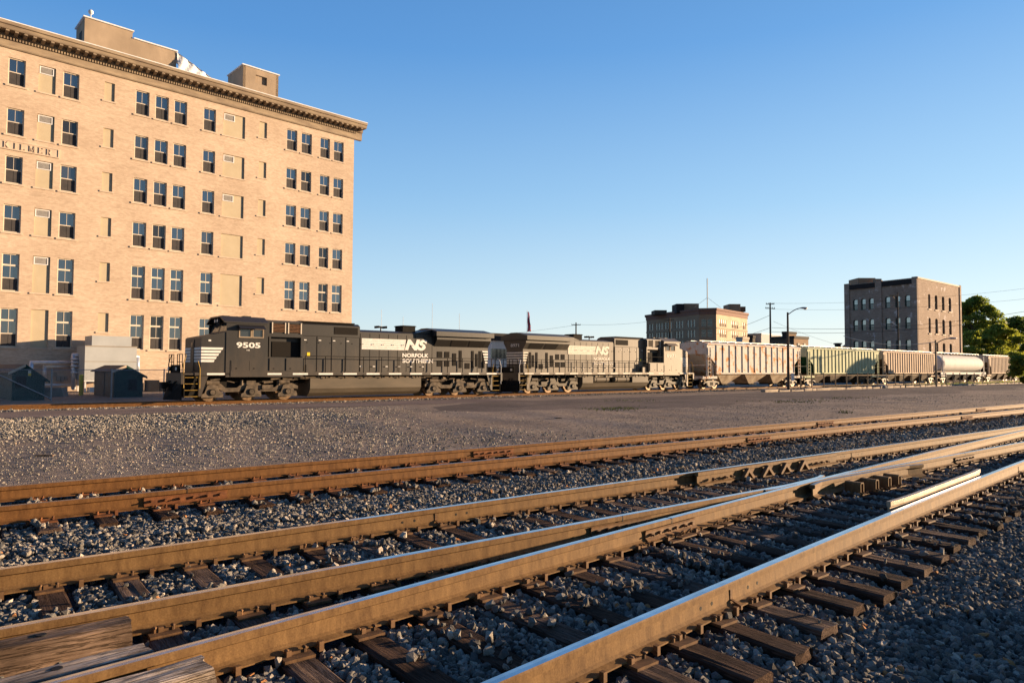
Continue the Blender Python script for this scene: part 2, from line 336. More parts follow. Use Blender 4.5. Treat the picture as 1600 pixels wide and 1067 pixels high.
def warp(lo,hi,fine_lo,fine_hi,step,growth):
    v=list(np.arange(fine_lo,fine_hi,step)); s=step
    while v[-1]<hi: s*=growth; v.append(v[-1]+s)
    s=step; h=[]
    x=fine_lo
    while x>lo: s*=growth; x-=s; h.append(x)
    return np.array(h[::-1]+v)
def sheet(name,aa,ww,zf,mat,ang=A50,label=None):
    D=Vector((math.sin(ang),math.cos(ang))); Nn=Vector((-math.cos(ang),math.sin(ang)))
    Ag,Wg=np.meshgrid(aa,ww); X=D.x*Ag+Nn.x*Wg; Y=D.y*Ag+Nn.y*Wg; Z=zf(X,Y)
    na,nw=len(aa),len(ww); V=np.stack([X,Y,Z],-1).reshape(-1,3)
    i=np.arange(na*nw).reshape(nw,na); Fq=np.stack([i[:-1,:-1],i[:-1,1:],i[1:,1:],i[1:,:-1]],-1).reshape(-1,4)
    me=bpy.data.meshes.new(name); me.vertices.add(len(V)); me.vertices.foreach_set('co',V.ravel())
    me.loops.add(Fq.size); me.loops.foreach_set('vertex_index',Fq.ravel()); me.polygons.add(len(Fq))
    me.polygons.foreach_set('loop_start',np.arange(0,Fq.size,4)); me.polygons.foreach_set('loop_total',np.full(len(Fq),4))
    me.update(calc_edges=True); me.polygons.foreach_set('use_smooth',[True]*len(Fq)); me.materials.append(mat)
    o=bpy.data.objects.new(name,me); link(o); tag(o,kind='structure'); return o
sheet('ground',warp(-400,2500,-25,60,.35,1.12),warp(-300,2500,-8,46,.3,1.12),gz,M['gravel'])
# paved strip beside the train, dark paved lot on the right
Wp=lambda X,Y: gz(X,Y)
def flat(z): return lambda X,Y: np.maximum(gz(X,Y),z-10)+.012
sheet('asphalt_path',np.arange(-70,28,1.0),np.arange(30.5,37.0,.25),lambda X,Y: gz(X,Y)+.012+.0*X,M['asphalt'])
sheet('road',np.arange(16,150,1.0),np.arange(19,30.2,.4),lambda X,Y: gz(X,Y)+.03-.05*np.clip((22+1.2*np.sin(X*.5)-(-math.cos(A50)*X+math.sin(A50)*Y))/3,0,1)-.06*np.clip((23+3*np.sin(Y*.55)+2*np.sin(X*.9)-(math.sin(A50)*X+math.cos(A50)*Y))/6,0,1),M['asphalt_dk'])

# ------------------------------------------------------------ rails
PROF=[(-.076,-.186),(-.076,-.176),(-.030,-.160),(-.011,-.145),(-.0085,-.062),(-.036,-.048),(-.0375,-.010),(-.030,-.001),(0,0),(.030,-.001),(.0375,-.010),(.036,-.048),(.0085,-.062),(.011,-.145),(.030,-.160),(.076,-.176),(.076,-.186)]
def rail_mesh(name,pts,mats,parent,prof=PROF,dz=0):
    n=len(prof); mb=MB(); P=[Vector(p) for p in pts]
    for i,p in enumerate(P):
        tg=(P[min(i+1,len(P)-1)]-P[max(i-1,0)]); tg.z=0; tg.normalize(); nn=Vector((-tg.y,tg.x,0))
        for (u,v) in prof: mb.v.append(tuple(p+nn*u+Vector((0,0,v+dz))))
    for i in range(len(P)-1):
        for j in range(n):
            k=(j+1)%n; mb.f.append((i*n+j,i*n+k,(i+1)*n+k,(i+1)*n+j)); mb.m.append(1 if j in (7,8) else 0)
    mb.f.append(tuple(range(n))); mb.m.append(0); mb.f.append(tuple(range((len(P)-1)*n,len(P)*n))); mb.m.append(0)
    return mb.build(name,mats,parent)
anchor_mb=MB().box(-.016,.016,-.106,-.074,-.215,-.155).box(-.016,.016,.074,.1,-.215,-.165).box(-.016,.016,-.1,.1,-.205,-.188)
def plate_mb():
    mb=MB().box(-.17,.22,-.095,.095,-.206,-.188,0)
    for s in (-1,1):
        mb.box(s*.082-.012*(s>0)-.0*(s<0) if s>0 else -.094,.094 if s>0 else -.082,-.07,.07,-.188,-.172,0)
        for q in (-.055,.055):
            x=s*.092; mb.cyl((x,q,-.188),(x,q,-.160),.011,6,0); mb.ball((x-s*.006,q,-.158),.02,0,6,(1.2,.8,.45))
    for q in (-.06,.06): mb.box(.16,.178,q-.009,q+.009,-.1885,-.1872,1); 
    return mb
meshcache={}
def shared(name,mb_fn,mats):
    if name not in meshcache:
        o=mb_fn().build(name,mats); meshcache[name]=o.data; bpy.data.objects.remove(o)
    return meshcache[name]
def child(name,me,parent,loc,rz):
    o=bpy.data.objects.new(name,me); link(o,parent,loc,rz); kids.setdefault(parent.name,[]).append(o); return o
def tie_mesh(L,seed,w=.23,h=.175):
    rr=random.Random(seed); nx=12; mb=MB()
    prof=[(-w/2,0),(-w/2+.008,.5),( -w/2+.012,.93),(-w/2+.03,1),(-.03,1.0),(.02,.985),(.05,1.0),(w/2-.03,1),(w/2-.01,.93),(w/2-.006,.5),(w/2,0)]
    n=len(prof)
    for i in range(nx+1):
        x=-L/2+L*i/nx+(rr.uniform(-.012,.012) if i in (0,nx) else 0)
        for (y,z) in prof:
            jx=rr.uniform(-.012,.012) if i in (0,nx) else 0
            mb.v.append((x+jx,y+rr.uniform(-.005,.005),-h+h*z+rr.uniform(-.004,.003)))
    for i in range(nx):
        for j in range(n-1): mb.f.append((i*n+j,i*n+j+1,(i+1)*n+j+1,(i+1)*n+j)); mb.m.append(0)
    mb.f.append(tuple(range(n))); mb.m.append(0); mb.f.append(tuple(range(nx*n,nx*n+n))); mb.m.append(0)
    return mb
def frange(a,b,s):
    v=[];x=a
    while x<b: v.append(x); x+=s
    return v
def lay_track(root,rails,ties,top=0.0,tie_lim=97,anchor_step=.25,plate_mat='plate',plates_r=26,wood_sw=.35):
    """rails: list of point functions s->Vector(centre of head); ties: list of (centre,angle,length,[plate points])"""
    ties=sorted(ties,key=lambda t:t[0].length); rest=MB(); 
    pme=shared('tie_plate_'+plate_mat,plate_mb,[M[plate_mat],M['black']])
    stuffp=MB()
    for k,(c,ang,L,pl) in enumerate(ties):
        mb=tie_mesh(L,k*13+5)
        c=Vector((c.x,c.y,top-.206)); 
        if k<tie_lim:
            o=mb.build('tie',M['tie_gray'] if random.random()<wood_sw else M['tie'],root,c,ang)
            o.rotation_euler=(0,0,ang+random.uniform(-.02,.02))
            if c.length<plates_r:
                for q,(pp,pa,flip) in enumerate(pl):
                    dv=pp-c; lx=dv.x*math.cos(ang)+dv.y*math.sin(ang); ly=-dv.x*math.sin(ang)+dv.y*math.cos(ang)
                    child('tie_plate',pme,o,(lx,ly,.206),pa-ang+(math.pi if flip else 0))
            else:
                for pp,pa,flip in pl:
                    stuffp.box(pp.x-.1,pp.x+.1,pp.y-.1,pp.y+.1,top-.206,top-.188)
        else:
            ca,sa=math.cos(ang),math.sin(ang)
            rest.add([(c.x+v[0]*ca-v[1]*sa,c.y+v[0]*sa+v[1]*ca,c.z+v[2]) for v in mb.v],mb.f)
    if rest.v: tag(rest.build('tie',M['tie'],root,fix=False),kind='stuff')
    if stuffp.v: tag(stuffp.build('tie_plate',M[plate_mat],root,fix=False),kind='stuff')

# --- the switch (middle and near tracks)
sw=empty('railroad_switch',(0,0,0),0,'near railroad switch with crossing polished rails and long dark ties','railroad track')
rsteel=[M['rail'],M['railtop']]
B1=rail_mesh('rail',[cB(a,.755) for a in frange(-16,110,2)],rsteel,sw)
B2=rail_mesh('rail',[cB(a,-.755) for a in frange(-16,110,2)],rsteel,sw)
C1=rail_mesh('rail',[cC(s,.755)+Vector((0,0,.003)) for s in frange(-12,46,.5)],rsteel,sw)
C2=rail_mesh('rail',[cC(s,-.755) for s in frange(-12,46,.5)],rsteel,sw)
def b_frame(p): return p.dot(D52),p.dot(N52)
ties=[]
def c_at(a,off):   # point of track C with given B-frame coordinate a
    best=None; lo,hi=-14,46
    for _ in range(40):
        mid=(lo+hi)/2
        if cC(mid,off).dot(D52)<a: lo=mid
        else: hi=mid
    return cC(lo,off)
ai=math.atan2(N52.y,N52.x)
for i in range(150):
    a=-14+i*.52+random.uniform(-.03,.03)
    if a<-1.6:
        c=cB(a); ties.append((c,ai,2.6,[(cB(a,.755),ai,True),(cB(a,-.755),ai,False)]))
    else:
        far=5.946+1.3; p2=c_at(a,-.755); near=p2.dot(N52)-.62-random.uniform(0,.12)
        if 5.946-.755-near<.4: near=5.946-1.3
        c=D52*a+N52*((far+near)/2); p1=c_at(a,.755)
        pl=[(cB(a,.755),ai,False),(p2,ai,False)]
        gap=(5.946-.755)-p1.dot(N52)
        pl.append((cB(a,-.755),ai,False))
        if abs(gap)>.35: pl.append((p1,ai,False))
        ties.append((c,ai,far-near,pl))
for i in range(22):
    s=-12+i*.52; 
    c=cC(s); tgt=cC(s+.1)-cC(s-.1); an=math.atan2(tgt.y,tgt.x)+math.pi/2
    if c.dot(D52)>-1.9: break
    ties.append((c,an,2.6,[(cC(s,.755),an,True),(cC(s,-.755),an,False)]))
lay_track(sw,None,ties)
TIES_SW=list(ties)
ame=shared('rail_anchor',lambda:anchor_mb,[M['plate']])
def anchors(rail,fn,lo,hi,step,z=0,lim=95,skip=None):
    pts=[]
    for s in frange(lo,hi,step):
        for e in (-.14,.14):
            p=fn(s+e+random.uniform(-.02,.02)); tg_=fn(s+e+.05)-fn(s+e-.05)
            if skip and skip(p): continue
            pts.append((p,math.atan2(tg_.y,tg_.x)))
    pts.sort(key=lambda q:q[0].length)
    for p,an in pts[:lim]: child('rail_anchor',ame,rail,p,an)
anchors(B1,lambda s:cB(s,.755),-9,19,.52); anchors(B2,lambda s:cB(s,-.755),-9,5,.52)
anchors(C1,lambda s:cC(s,.755),-6,6.5,.52); anchors(C2,lambda s:cC(s,-.755),-3,22,.52)
# joint bars, weld collars, bolt holes
def on_rail(px,py,fn,lo,hi):
    """parameter of the rail head point nearest to the photo pixel column"""
    best=None
    for s in np.arange(lo,hi,.02):
        p=fn(float(s)); 
        if p.y<.5: continue
        v=p-Vector((0,0,EYE)); yv=v.y*cp+v.z*sp_; u2=v.x/yv; v2=(-v.y*sp_+v.z*cp)/yv; u=u2*cr+v2*sr
        e=abs(800+F_PX*u-px)
        if best is None or e<best[0]: best=(e,float(s))
    return best[1]
def local_frame(fn,s):
    p=fn(s); q=fn(s+.05)-fn(s-.05); return p,math.atan2(q.y,q.x)
def joint_bar_mb(L=.92,nb=6):
    mb=MB()
    for sd_ in (-1,1):
        y0,y1=(-.05,-.0095) if sd_<0 else (.0095,.05)
        mb.prism([(sd_*.0095,-.150),(sd_*.052,-.168),(sd_*.058,-.155),(sd_*.03,-.135),(sd_*.03,-.080),(sd_*.036,-.058),(sd_*.0095,-.062)],-L/2,L/2,0,'x')
        for i in range(nb):
            x=-L/2+L*(i+.5)/nb
            mb.cyl((x,sd_*.028,-.108),(x,sd_*.058,-.108),.018,6,0)
            if i%2==0: mb.cyl((x,sd_*.055,-.108),(x,sd_*.085,-.108),.010,6,0)
    mb.box(-.006,.006,-.038,.038,-.055,.0008,1)
    return mb
for px,fn,rail,rng_ in ((1045,lambda s:cC(s,.755)+Vector((0,0,.003)),C1,(4,12)),(1505,lambda s:cB(s,-.755),B2,(5,30)),(970,lambda s:cB(s,-.755)+Vector((0,0,-.004)),B2,(0,12))):
    s=on_rail(px,0,fn,*rng_); p,an=local_frame(fn,s)
    joint_bar_mb().build('joint_bar',[M['plate'],M['black']],rail,p,an)
def weld(px,fn,rail,rng_,holes=(-.42,-.27,.27,.42)):
    s=on_rail(px,0,fn,*rng_); p,an=local_frame(fn,s)
    mb=MB().box(-.012,.012,-.016,.016,-.15,-.05,0).box(-.014,.014,-.084,.084,-.19,-.158,0)
    mb.prism([(-.1,-.19),(-.1,-.16),(-.015,-.13),(-.02,-.14),(-.08,-.172)],-.012,.012,0,'x')
    for h in holes:
        for sd_ in (-1,1): mb.cyl((h,sd_*.009,-.105),(h,sd_*.0115,-.105),.014,10,1)
    mb.build('rail_weld',[M['plate'],M['black']],rail,p,an)
weld(680,lambda s:cB(s,.755),B1,(-3,12)); weld(1140,lambda s:cC(s,-.755),C2,(2,14)); weld(1330,lambda s:cB(s,.755),B1,(5,26)); weld(1590,lambda s:cC(s,-.755),C2,(6,30),())
# guard rails
GP=[(-.06,-.186),(-.06,-.17),(-.02,-.15),(-.012,-.14),(-.012,-.05),(-.034,-.04),(-.034,.012),(.034,.012),(.034,-.04),(.012,-.05),(.012,-.14),(.02,-.15),(.06,-.17),(.06,-.186)]
def seg_rail(fn,px0,px1,rng_,off,prof,mats,name,flare=.06,dz=0,n=10):
    s0=on_rail(px0,0,lambda s:fn(s,0),*rng_); s1=on_rail(px1,0,lambda s:fn(s,0),*rng_); P=[]
    for i in range(n+1):
        tt=i/n; fl=flare*(max(0,(.12-tt)/.12)+max(0,(tt-.88)/.12)); P.append(fn(s0+(s1-s0)*tt,off+math.copysign(fl,off)))
    return rail_mesh(name,P,mats,sw,prof,dz),s0,s1
fB1=lambda s,o:cB(s,.755+o); fB2=lambda s,o:cB(s,-.755+o); fC1=lambda s,o:cC(s,.755+o); fC2=lambda s,o:cC(s,-.755+o)
g1,s0,s1=seg_rail(fB1,1078,1296,(4,26),-.115,GP,[M['rail'],M['rail']],'guard_rail',.0)
g1.data.materials[0]=M['rail']
tri=MB()
for i in range(4):
    s=on_rail((1152,1183,1211,1239)[i],0,lambda q:cB(q,.755),4,26); p,an=local_frame(lambda q:cB(q,.755),s)
    mb=MB()
    for sg in (-1,1):
        mb.prism([(0,-.015),(sg*.02,-.03),(sg*.17,-.175),(sg*.17,-.195),(sg*.125,-.195),(0,-.075)],-.22,-.155,0,'y')
    mb.box(-.17,.17,-.215,-.16,-.197,-.187,0)
    mb.build('guard_brace',M['plate'],g1,p,an)
    tag(g1)
for px in (1100,1118,1128,1262,1270,1278):
    s=on_rail(px,0,lambda q:cB(q,.755),4,26); p,an=local_frame(lambda q:cB(q,.755),s)
    MB().cyl((0,-.155,-.11),(0,-.2,-.11),.022,6).cyl((0,-.19,-.11),(0,-.235,-.11),.011,6).build('bolt',M['plate'],g1,p,an)
GP2=[(-.012,-.186),(-.012,-.02),(-.024,-.005),(-.024,.05),(.024,.05),(.024,-.005),(.012,-.02),(.012,-.186)]
g2,_,_=seg_rail(fC2,1412,1548,(6,30),.125,GP2,[M['rail'],M['rail']],'guard_rail',.03)
g2.data.materials[0]=pm('worn_bright_guard',(.42,.34,.26),(.30,.23,.16),6,.5,metal=.2)
for i in range(4):
    s=on_rail((1440,1470,1500,1525)[i],0,lambda q:cC(q,-.755),6,30); p,an=local_frame(lambda q:cC(q,-.755),s)
    MB().box(-.05,.05,.155,.26,-.2,-.02).build('guard_brace',M['plate'],g2,p,an)
# frog wing rails and braces
w1,_,_=seg_rail(fB2,1248,1420,(5,26),-.10,PROF,[M['rail'],M['railtop_dull']],'wing_rail',.10)
w2,_,_=seg_rail(fC1,1209,1300,(5,26),.09,PROF,[M['rail'],M['railtop']],'wing_rail',.05)
for px in (1302,1326,1346,1362):
    s=on_rail(px,0,lambda q:cB(q,-.755),5,26); p,an=local_frame(lambda q:cB(q,-.755),s)
    mb=MB(); t_=.016
    pr=[(-.05,-.2),(-.05,-.06),(-.035,-.035),(.035,-.035),(.05,-.06),(.05,-.2),(.05-t_,-.2),(.05-t_,-.065),(.03,-.052),(-.03,-.052),(-.05+t_,-.065),(-.05+t_,-.2)]
    mb.prism(pr,-.42,-.19,0,'y').box(-.1,.1,-.47,-.18,-.206,-.19,0)
    for q in (-.08,.08): mb.cyl((q,-.45,-.19),(q,-.45,-.165),.018,6)
    mb.build('frog_brace',M['rail'],w1,p,an)
for px in (1050,1062,1105,1120,1142,1156,1185,1200,1215):
    s=on_rail(px,0,lambda q:cC(q,.755),4,14); p,an=local_frame(lambda q:cC(q,.755),s)
    pts=[(x_,-.105-.03*math.sin((x_+.045)/.09*math.pi),-.165+.045*math.sin((x_+.045)/.09*math.pi)) for x_ in np.linspace(-.045,.045,7)]
    MB().tube([Vector(q) for q in pts],.009,6).box(-.07,.07,-.17,-.08,-.19,-.175).build('spring_clip',M['plate'],C1,p,an)
MB().box(-.3,.3,-.02,.02,-.17,-.02).build('frog_filler',M['plate'],C1,cC(on_rail(1175,0,lambda q:cC(q,.755),4,14),.83),local_frame(lambda q:cC(q,.755),8)[1])

# --- far foreground track (A)
ta=empty('railroad_track',(0,0,0),0,'rusty brown railroad track with red joint bars along the near edge of the gravel lot','railroad track')
rr_=[M['rail_rust'],M['railtop_dull']]
A1=rail_mesh('rail',[cA(a,.755) for a in frange(-20,150,2)],rr_,ta)
A2=rail_mesh('rail',[cA(a,-.755) for a in frange(-20,150,2)],rr_,ta)
ties=[]
for i in range(230):
    a=-16+i*.54+random.uniform(-.04,.04); c=cA(a); ties.append((c,ai,2.6,[(cA(a,.755),ai,True),(cA(a,-.755),ai,False)]))
lay_track(ta,None,ties,.06,97,plate_mat='plate_red',wood_sw=.1); TIES_A=list(ties)
for px,fn,rail in ((290,lambda s:cA(s,-.755),A2),(770,lambda s:cA(s,.755),A1),(1185,lambda s:cA(s,-.755),A2),(1289,lambda s:cA(s,.755),A1),(1510,lambda s:cA(s,-.755),A2),(1532,lambda s:cA(s,.755),A1)):
    s=on_rail(px,0,fn,-12,60); p,an=local_frame(fn,s); joint_bar_mb(.95).build('joint_bar',[M['plate_red'],M['black']],rail,p,an)
aA=shared('rail_anchor_rusty',lambda:anchor_mb,[M['plate_red']])
for fn,rail in ((lambda s:cA(s,-.755),A2),(lambda s:cA(s,.755),A1)):
    for k in range(48):
        s=-9+k*.8+random.uniform(-.2,.2); p,an=local_frame(fn,s); child('rail_anchor',aA,rail,p,an)
# --- train track
tt_=empty('railroad_track',(0,0,0),0,'railroad track under the standing freight train beyond the gravel lot','railroad track')
rail_mesh('rail',[cT(a,.755) for a in frange(-90,220,5)],rr_,tt_); rail_mesh('rail',[cT(a,-.755) for a in frange(-90,220,5)],rr_,tt_)
mb=MB(); a5=math.atan2(N50.y,N50.x)
nt5=[]
for i in range(330):
    a=-75+i*.6; nt5.append((cT(a),a5,2.6,[]))
lay_track(tt_,None,nt5,TRAIN_Z,97)

# ------------------------------------------------------------ loose timbers bottom left
def timber(label,fn,off,px_end,L,z,w=.22,h=.18,mat='timber',rng_=(-6,6)):
    s=on_rail(px_end,0,lambda q:fn(q,off),*rng_); q=fn(s,off)-fn(s-1,off); an=math.atan2(q.y,q.x)
    mb=tie_mesh(L,hash(label)%97,w,h); c=fn(s,off)-q.normalized()*(L/2)
    o=mb.build('old_timber',M[mat],None,(c.x,c.y,z),an); 
    m2=MB(); m2.cyl((L/2-.45,.02,-.012),(L/2-.45,.02,.003),.028,12); m2.build('bolt_hole',M['black'],o)
    tag(o,label,'timber','loose old timbers lying by the rails'); return o
timber('dark brown old timber with a bolt hole pressed against the rail, rearmost of three',fB2,-.20,197,2.6,-.03,mat='timber_brown')
timber('weathered grey timber lying between two rails, middle of three',fC1,.27,236,2.6,-.045,rng_=(-5,5))
timber('pale cracked timber with a squared sunlit end in the bottom left corner, nearest of three',fC1,-.24,318,2.6,-.015,w=.25,h=.19,rng_=(-5,5))

# ------------------------------------------------------------ walls with openings
def wall(mb,x0,x1,z0,z1,ops,depth=.25,y=0,m=0):
    """front wall in the xz plane at y with rectangular openings and their reveals (towards +y)"""
    xs=sorted({x0,x1,*[o[0] for o in ops],*[o[1] for o in ops]}); zs=sorted({z0,z1,*[o[2] for o in ops],*[o[3] for o in ops]})
    for i in range(len(xs)-1):
        for j in range(len(zs)-1):
            cx,cz=(xs[i]+xs[i+1])/2,(zs[j]+zs[j+1])/2
            if any(o[0]<cx<o[1] and o[2]<cz<o[3] for o in ops): continue
            mb.add([(xs[i],y,zs[j]),(xs[i+1],y,zs[j]),(xs[i+1],y,zs[j+1]),(xs[i],y,zs[j+1])],[(0,1,2,3)],m)
    for a,b,c,d in [o[:4] for o in ops]:
        dd=depth
        mb.add([(a,y,c),(a,y,d),(a,y+dd,d),(a,y+dd,c)],[(0,1,2,3)],m); mb.add([(b,y,c),(b,y,d),(b,y+dd,d),(b,y+dd,c)],[(3,2,1,0)],m)
        mb.add([(a,y,d),(b,y,d),(b,y+dd,d),(a,y+dd,d)],[(0,1,2,3)],m); mb.add([(a,y,c),(b,y,c),(b,y+dd,c),(a,y+dd,c)],[(3,2,1,0)],m)

# ------------------------------------------------------------ big buff brick building
YAW=R(46.2); P0=(-33.566,54.0,0); rzb=math.atan2(math.cos(YAW),math.sin(YAW))
kb=empty('brick_warehouse',P0,rzb,'tall six storey buff brick warehouse with a bracketed cornice and a carved name panel','building')
rows={6:(22.36,24.40),5:(18.66,20.65),4:(15.05,17.09),3:(11.41,13.46),2:(7.08,9.85),1:(2.97,5.82)}
wcols=[(-11.9,-10.8),(-6.85,-5.8),(-5.18,-4.12),(-1.72,-.64),(3.4,4.44),(4.91,5.96),(6.4,7.45),(8.84,9.9),(16.57,17.63),(18.07,19.16),(20.07,21.12),(21.56,22.67)]
blind=[(-9.9,-8.8,'v'),(-3.3,-2.2,'v'),(1.12,1.85,'s'),(10.58,12.53,'b'),(13.88,14.6,'s')]
ops=[];
for r,(zb,zt) in rows.items():
    for c in wcols: ops.append((c[0],c[1],zb,zt,'w',r))
    for c in blind:
        if c[2]=='s': 
            zc=zt; ops.append((c[0],c[1],zt-1.5,zt,'s',r))
        else: ops.append((c[0],c[1],zb,zt,c[2],r))
mb=MB()
wo=[o for o in ops if o[4]=='w']; bo=[o for o in ops if o[4]!='w']
X0,X1,DEP=-14.0,23.86,22
wall(mb,X0,X1,-.6,25.1,ops,.26)
mb.box(X0,X1,.3,DEP,-.6,25.6)            # body behind the openings
mb.add([(X0,0,-.6),(X0,.3,-.6),(X0,.3,25.1),(X0,0,25.1)],[(0,1,2,3)]); mb.add([(X1,0,-.6),(X1,.3,-.6),(X1,.3,25.1),(X1,0,25.1)],[(3,2,1,0)])
mb.build('wall',M['facade'],kb,fix=False)
def kilmer_window(o):
    a,b,c,d,_,r=o; mb=MB(); f=.07; y0,y1=.13,.20
    mb.box(a,a+f,y0-.03,y1,c,d).box(b-f,b,y0-.03,y1,c,d).box(a+f,b-f,y0-.03,y1,d-f,d).box(a+f,b-f,y0-.03,y1,c,c+.08)
    zt=d-f; top=d
    if r<=2:
        tz=d-(d-c)*.30; mb.box(a+f,b-f,y0-.02,y1,tz-.09,tz+.04); top=tz
        mb.box((a+b)/2-.018,(a+b)/2+.018,y0+.02,y1-.01,tz+.04,d-f)
    mid=c+(top-c)*.5
    mb.box(a+f,b-f,y0,y1,mid-.035,mid+.03)
    mb.box((a+b)/2-.013,(a+b)/2+.013,y0+.04,y1-.01,mid+.03,(top-.09 if r<=2 else d-f))
    wn=mb.build('window',M['frame'],kb)
    g=MB(); g.box(a+f,b-f,y1-.02,y1-.012,mid,d-f)
    hsh=random.Random(int(a*131+r*977)).random()
    g.build('pane',M['glass' if hsh<.72 else 'glass_b' if hsh<.88 else 'glass_c'],wn)
    if hsh>.8: MB().box(a+f+.02,b-f-.02,y1-.011,y1-.006,d-f-(d-c)*(.12+.3*(hsh-.8)/.2),d-f).build('blind',M['frame'],wn)
    s=MB(); s.box(a+f,(a+b)/2-.012,y1-.045,y1-.03,c+.08,mid-.035).box((a+b)/2+.012,b-f,y1-.045,y1-.03,c+.08,mid-.035)
    s.build('screen',M['screen'],wn)
    MB().box(a-.16,b+.14,-.07,.12,c-.13,c-.0).build('sill',M['stone'],wn)
for o in wo: kilmer_window(o)
for o in bo:
    a,b,c,d,ty,r=o
    pn=MB().box(a,b,.10,.16,c,d).build('infill_panel',M['panel'],kb)
    MB().box(a-.16,b+.12,-.06,.10,c-.12,c-.0).build('sill',M['stone'],pn)
    lv=None
    if ty=='v' and r>=2: lv=(a+.06,b-.12,d-.62,d-.06)
    if ty=='b' and r>=4: lv=(a+.08,a+1.02,d-.66,d-.08)
    if lv:
        mb=MB(); x0,x1,z0,z1=lv
        mb.box(x0,x1,.06,.10,z0,z0+.05).box(x0,x1,.06,.10,z1-.05,z1).box(x0,x0+.06,.06,.10,z0+.05,z1-.05).box(x1-.06,x1,.06,.10,z0+.05,z1-.05)
        k=7
        for i in range(k):
            z=z0+.06+(z1-z0-.12)*i/k; mb.prism([(.075,z),(.095,z+.055),(.099,z+.055),(.08,z)],x0+.06,x1-.06,1,'x')
        mb.build('louver',[M['louver'],M['slat']],pn)
# cornice
mb=MB(); cx0,cx1=X0,X1
mb.prism([(-.10,25.02),(-.16,25.10),(-.16,25.2),(-.05,25.24),(-.05,25.62),(-.02,25.62),(-.02,25.0)],cx0,cx1+.10,0,'x')
mb.prism([(.35,25.1),(.35,26.6),(-1.1,26.62),(-1.08,26.42),(-.98,26.38),(-.93,26.2),(-.88,26.12),(-.22,26.12),(-.20,25.84),(-.05,25.84),(0,25.1)],cx0,cx1+.9,0,'x')
x=cx0+.2
while x<cx1+.8:
    mb.prism([(-.22,25.90),(-.22,26.11),(-.84,26.11),(-.84,26.0),(-.70,25.96),(-.5,25.92)],x-.11,x+.11,0,'x'); x+=.56
x=cx0+.1
while x<cx1+.1:
    mb.box(x,x+.10,-.17,-.05,25.64,25.82); x+=.19
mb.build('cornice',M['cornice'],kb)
MB().prism([(-1.12,26.63),(-1.12,26.70),(.5,26.9),(.5,26.63)],cx0,cx1+.92,0,'x').box(cx0,cx1,.5,DEP,26.2,26.7).build('roof',M['roofwhite'],kb)
# name panel
mb=MB().box(-9.3,-1.82,-.05,-.0,17.5,18.22,0)
mb.box(-9.3,-1.82,-.09,-.05,18.13,18.22,0).box(-9.3,-1.82,-.09,-.05,17.5,17.57,0).box(-1.92,-1.82,-.09,-.05,17.57,18.13,0)
sign=mb.build('name_panel',M['stone'],kb)
def text_mesh(body,size,depth,offset=0,shear=0,extr=.01,align='LEFT',spacing=1.0):
    cu=bpy.data.curves.new('txt','FONT'); cu.body=body; cu.size=size; cu.extrude=depth; cu.offset=offset; cu.shear=shear; cu.align_x=align; cu.space_character=spacing; cu.resolution_u=3
    o=bpy.data.objects.new('txt',cu); col.objects.link(o); bpy.context.view_layer.update()
    me=bpy.data.meshes.new_from_object(o.evaluated_get(bpy.context.evaluated_depsgraph_get())); bpy.data.objects.remove(o); bpy.data.curves.remove(cu); return me
def lettering(name,body,size,mat,parent,loc,rot,offset=0,shear=0,depth=.006,width=None,height=None,align='LEFT',spacing=1.0):
    me=text_mesh(body,size,depth,offset,shear,align=align,spacing=spacing); me.materials.clear(); me.materials.append(mat)
    co=np.empty(len(me.vertices)*3); me.vertices.foreach_get('co',co); co=co.reshape(-1,3)
    if width: co[:,0]=(co[:,0]-co[:,0].min())*width/(np.ptp(co[:,0])+1e-9)
    if height: co[:,1]=(co[:,1]-co[:,1].min())*height/(np.ptp(co[:,1])+1e-9)
    me.vertices.foreach_set('co',co.ravel()); me.update()
    o=bpy.data.objects.new(name,me); link(o,parent,loc); o.rotation_euler=rot; kids.setdefault(parent.name,[]).append(o); return o
mb=MB()      # serif capitals as raised strokes:  K I L M E R
def strokes(mb,x,ch,h=.42,y0=-.10,y1=-.05,z=17.63):
    S={'K':[(0,0,0,1,.1),(.05,.45,.5,1,.05),(.15,.5,.55,0,.1)],'I':[(0,0,0,1,.1)],'L':[(0,0,0,1,.1),(0,.04,.5,.04,.05),(.5,0,.5,.22,.05)],
       'M':[(0,0,0,1,.06),(0,1,.35,.1,.1),(.35,.1,.7,1,.05),(.7,0,.7,1,.1)],'E':[(0,0,0,1,.1),(0,.97,.5,.97,.05),(0,.5,.38,.5,.05),(0,.04,.5,.04,.05),(.5,.8,.5,1,.04),(.5,0,.5,.2,.04)],
       'R':[(0,0,0,1,.1),(0,.97,.35,.97,.05),(.35,.97,.45,.75,.09),(.45,.75,.35,.5,.09),(.35,.5,0,.5,.05),(.2,.5,.5,0,.1)]}
    for a,b,c,d,wd in S[ch]:
        p=Vector((x+a*h,0,z+b*h)); q=Vector((x+c*h,0,z+d*h)); dd=(q-p); L=dd.length; dd/=L; n_=Vector((dd.z,0,-dd.x))*wd*h*.6
        vs=[p-n_,p+n_,q+n_,q-n_]; mb.prism([(v.x,v.z) for v in vs],y0,y1)
        if wd>=.1:
            for e in (p,q): mb.prism([(e.x-.09*h*1.3,e.z-.02),(e.x+.09*h*1.3,e.z-.02),(e.x+.09*h*1.3,e.z+.015),(e.x-.09*h*1.3,e.z+.015)],y0+.002,y1)
for ch,x in zip('KILMER',(-5.27,-4.62,-4.24,-3.72,-3.12,-2.6)): strokes(mb,x,ch)
mb.build('carved_letters',M['stone'],sign)
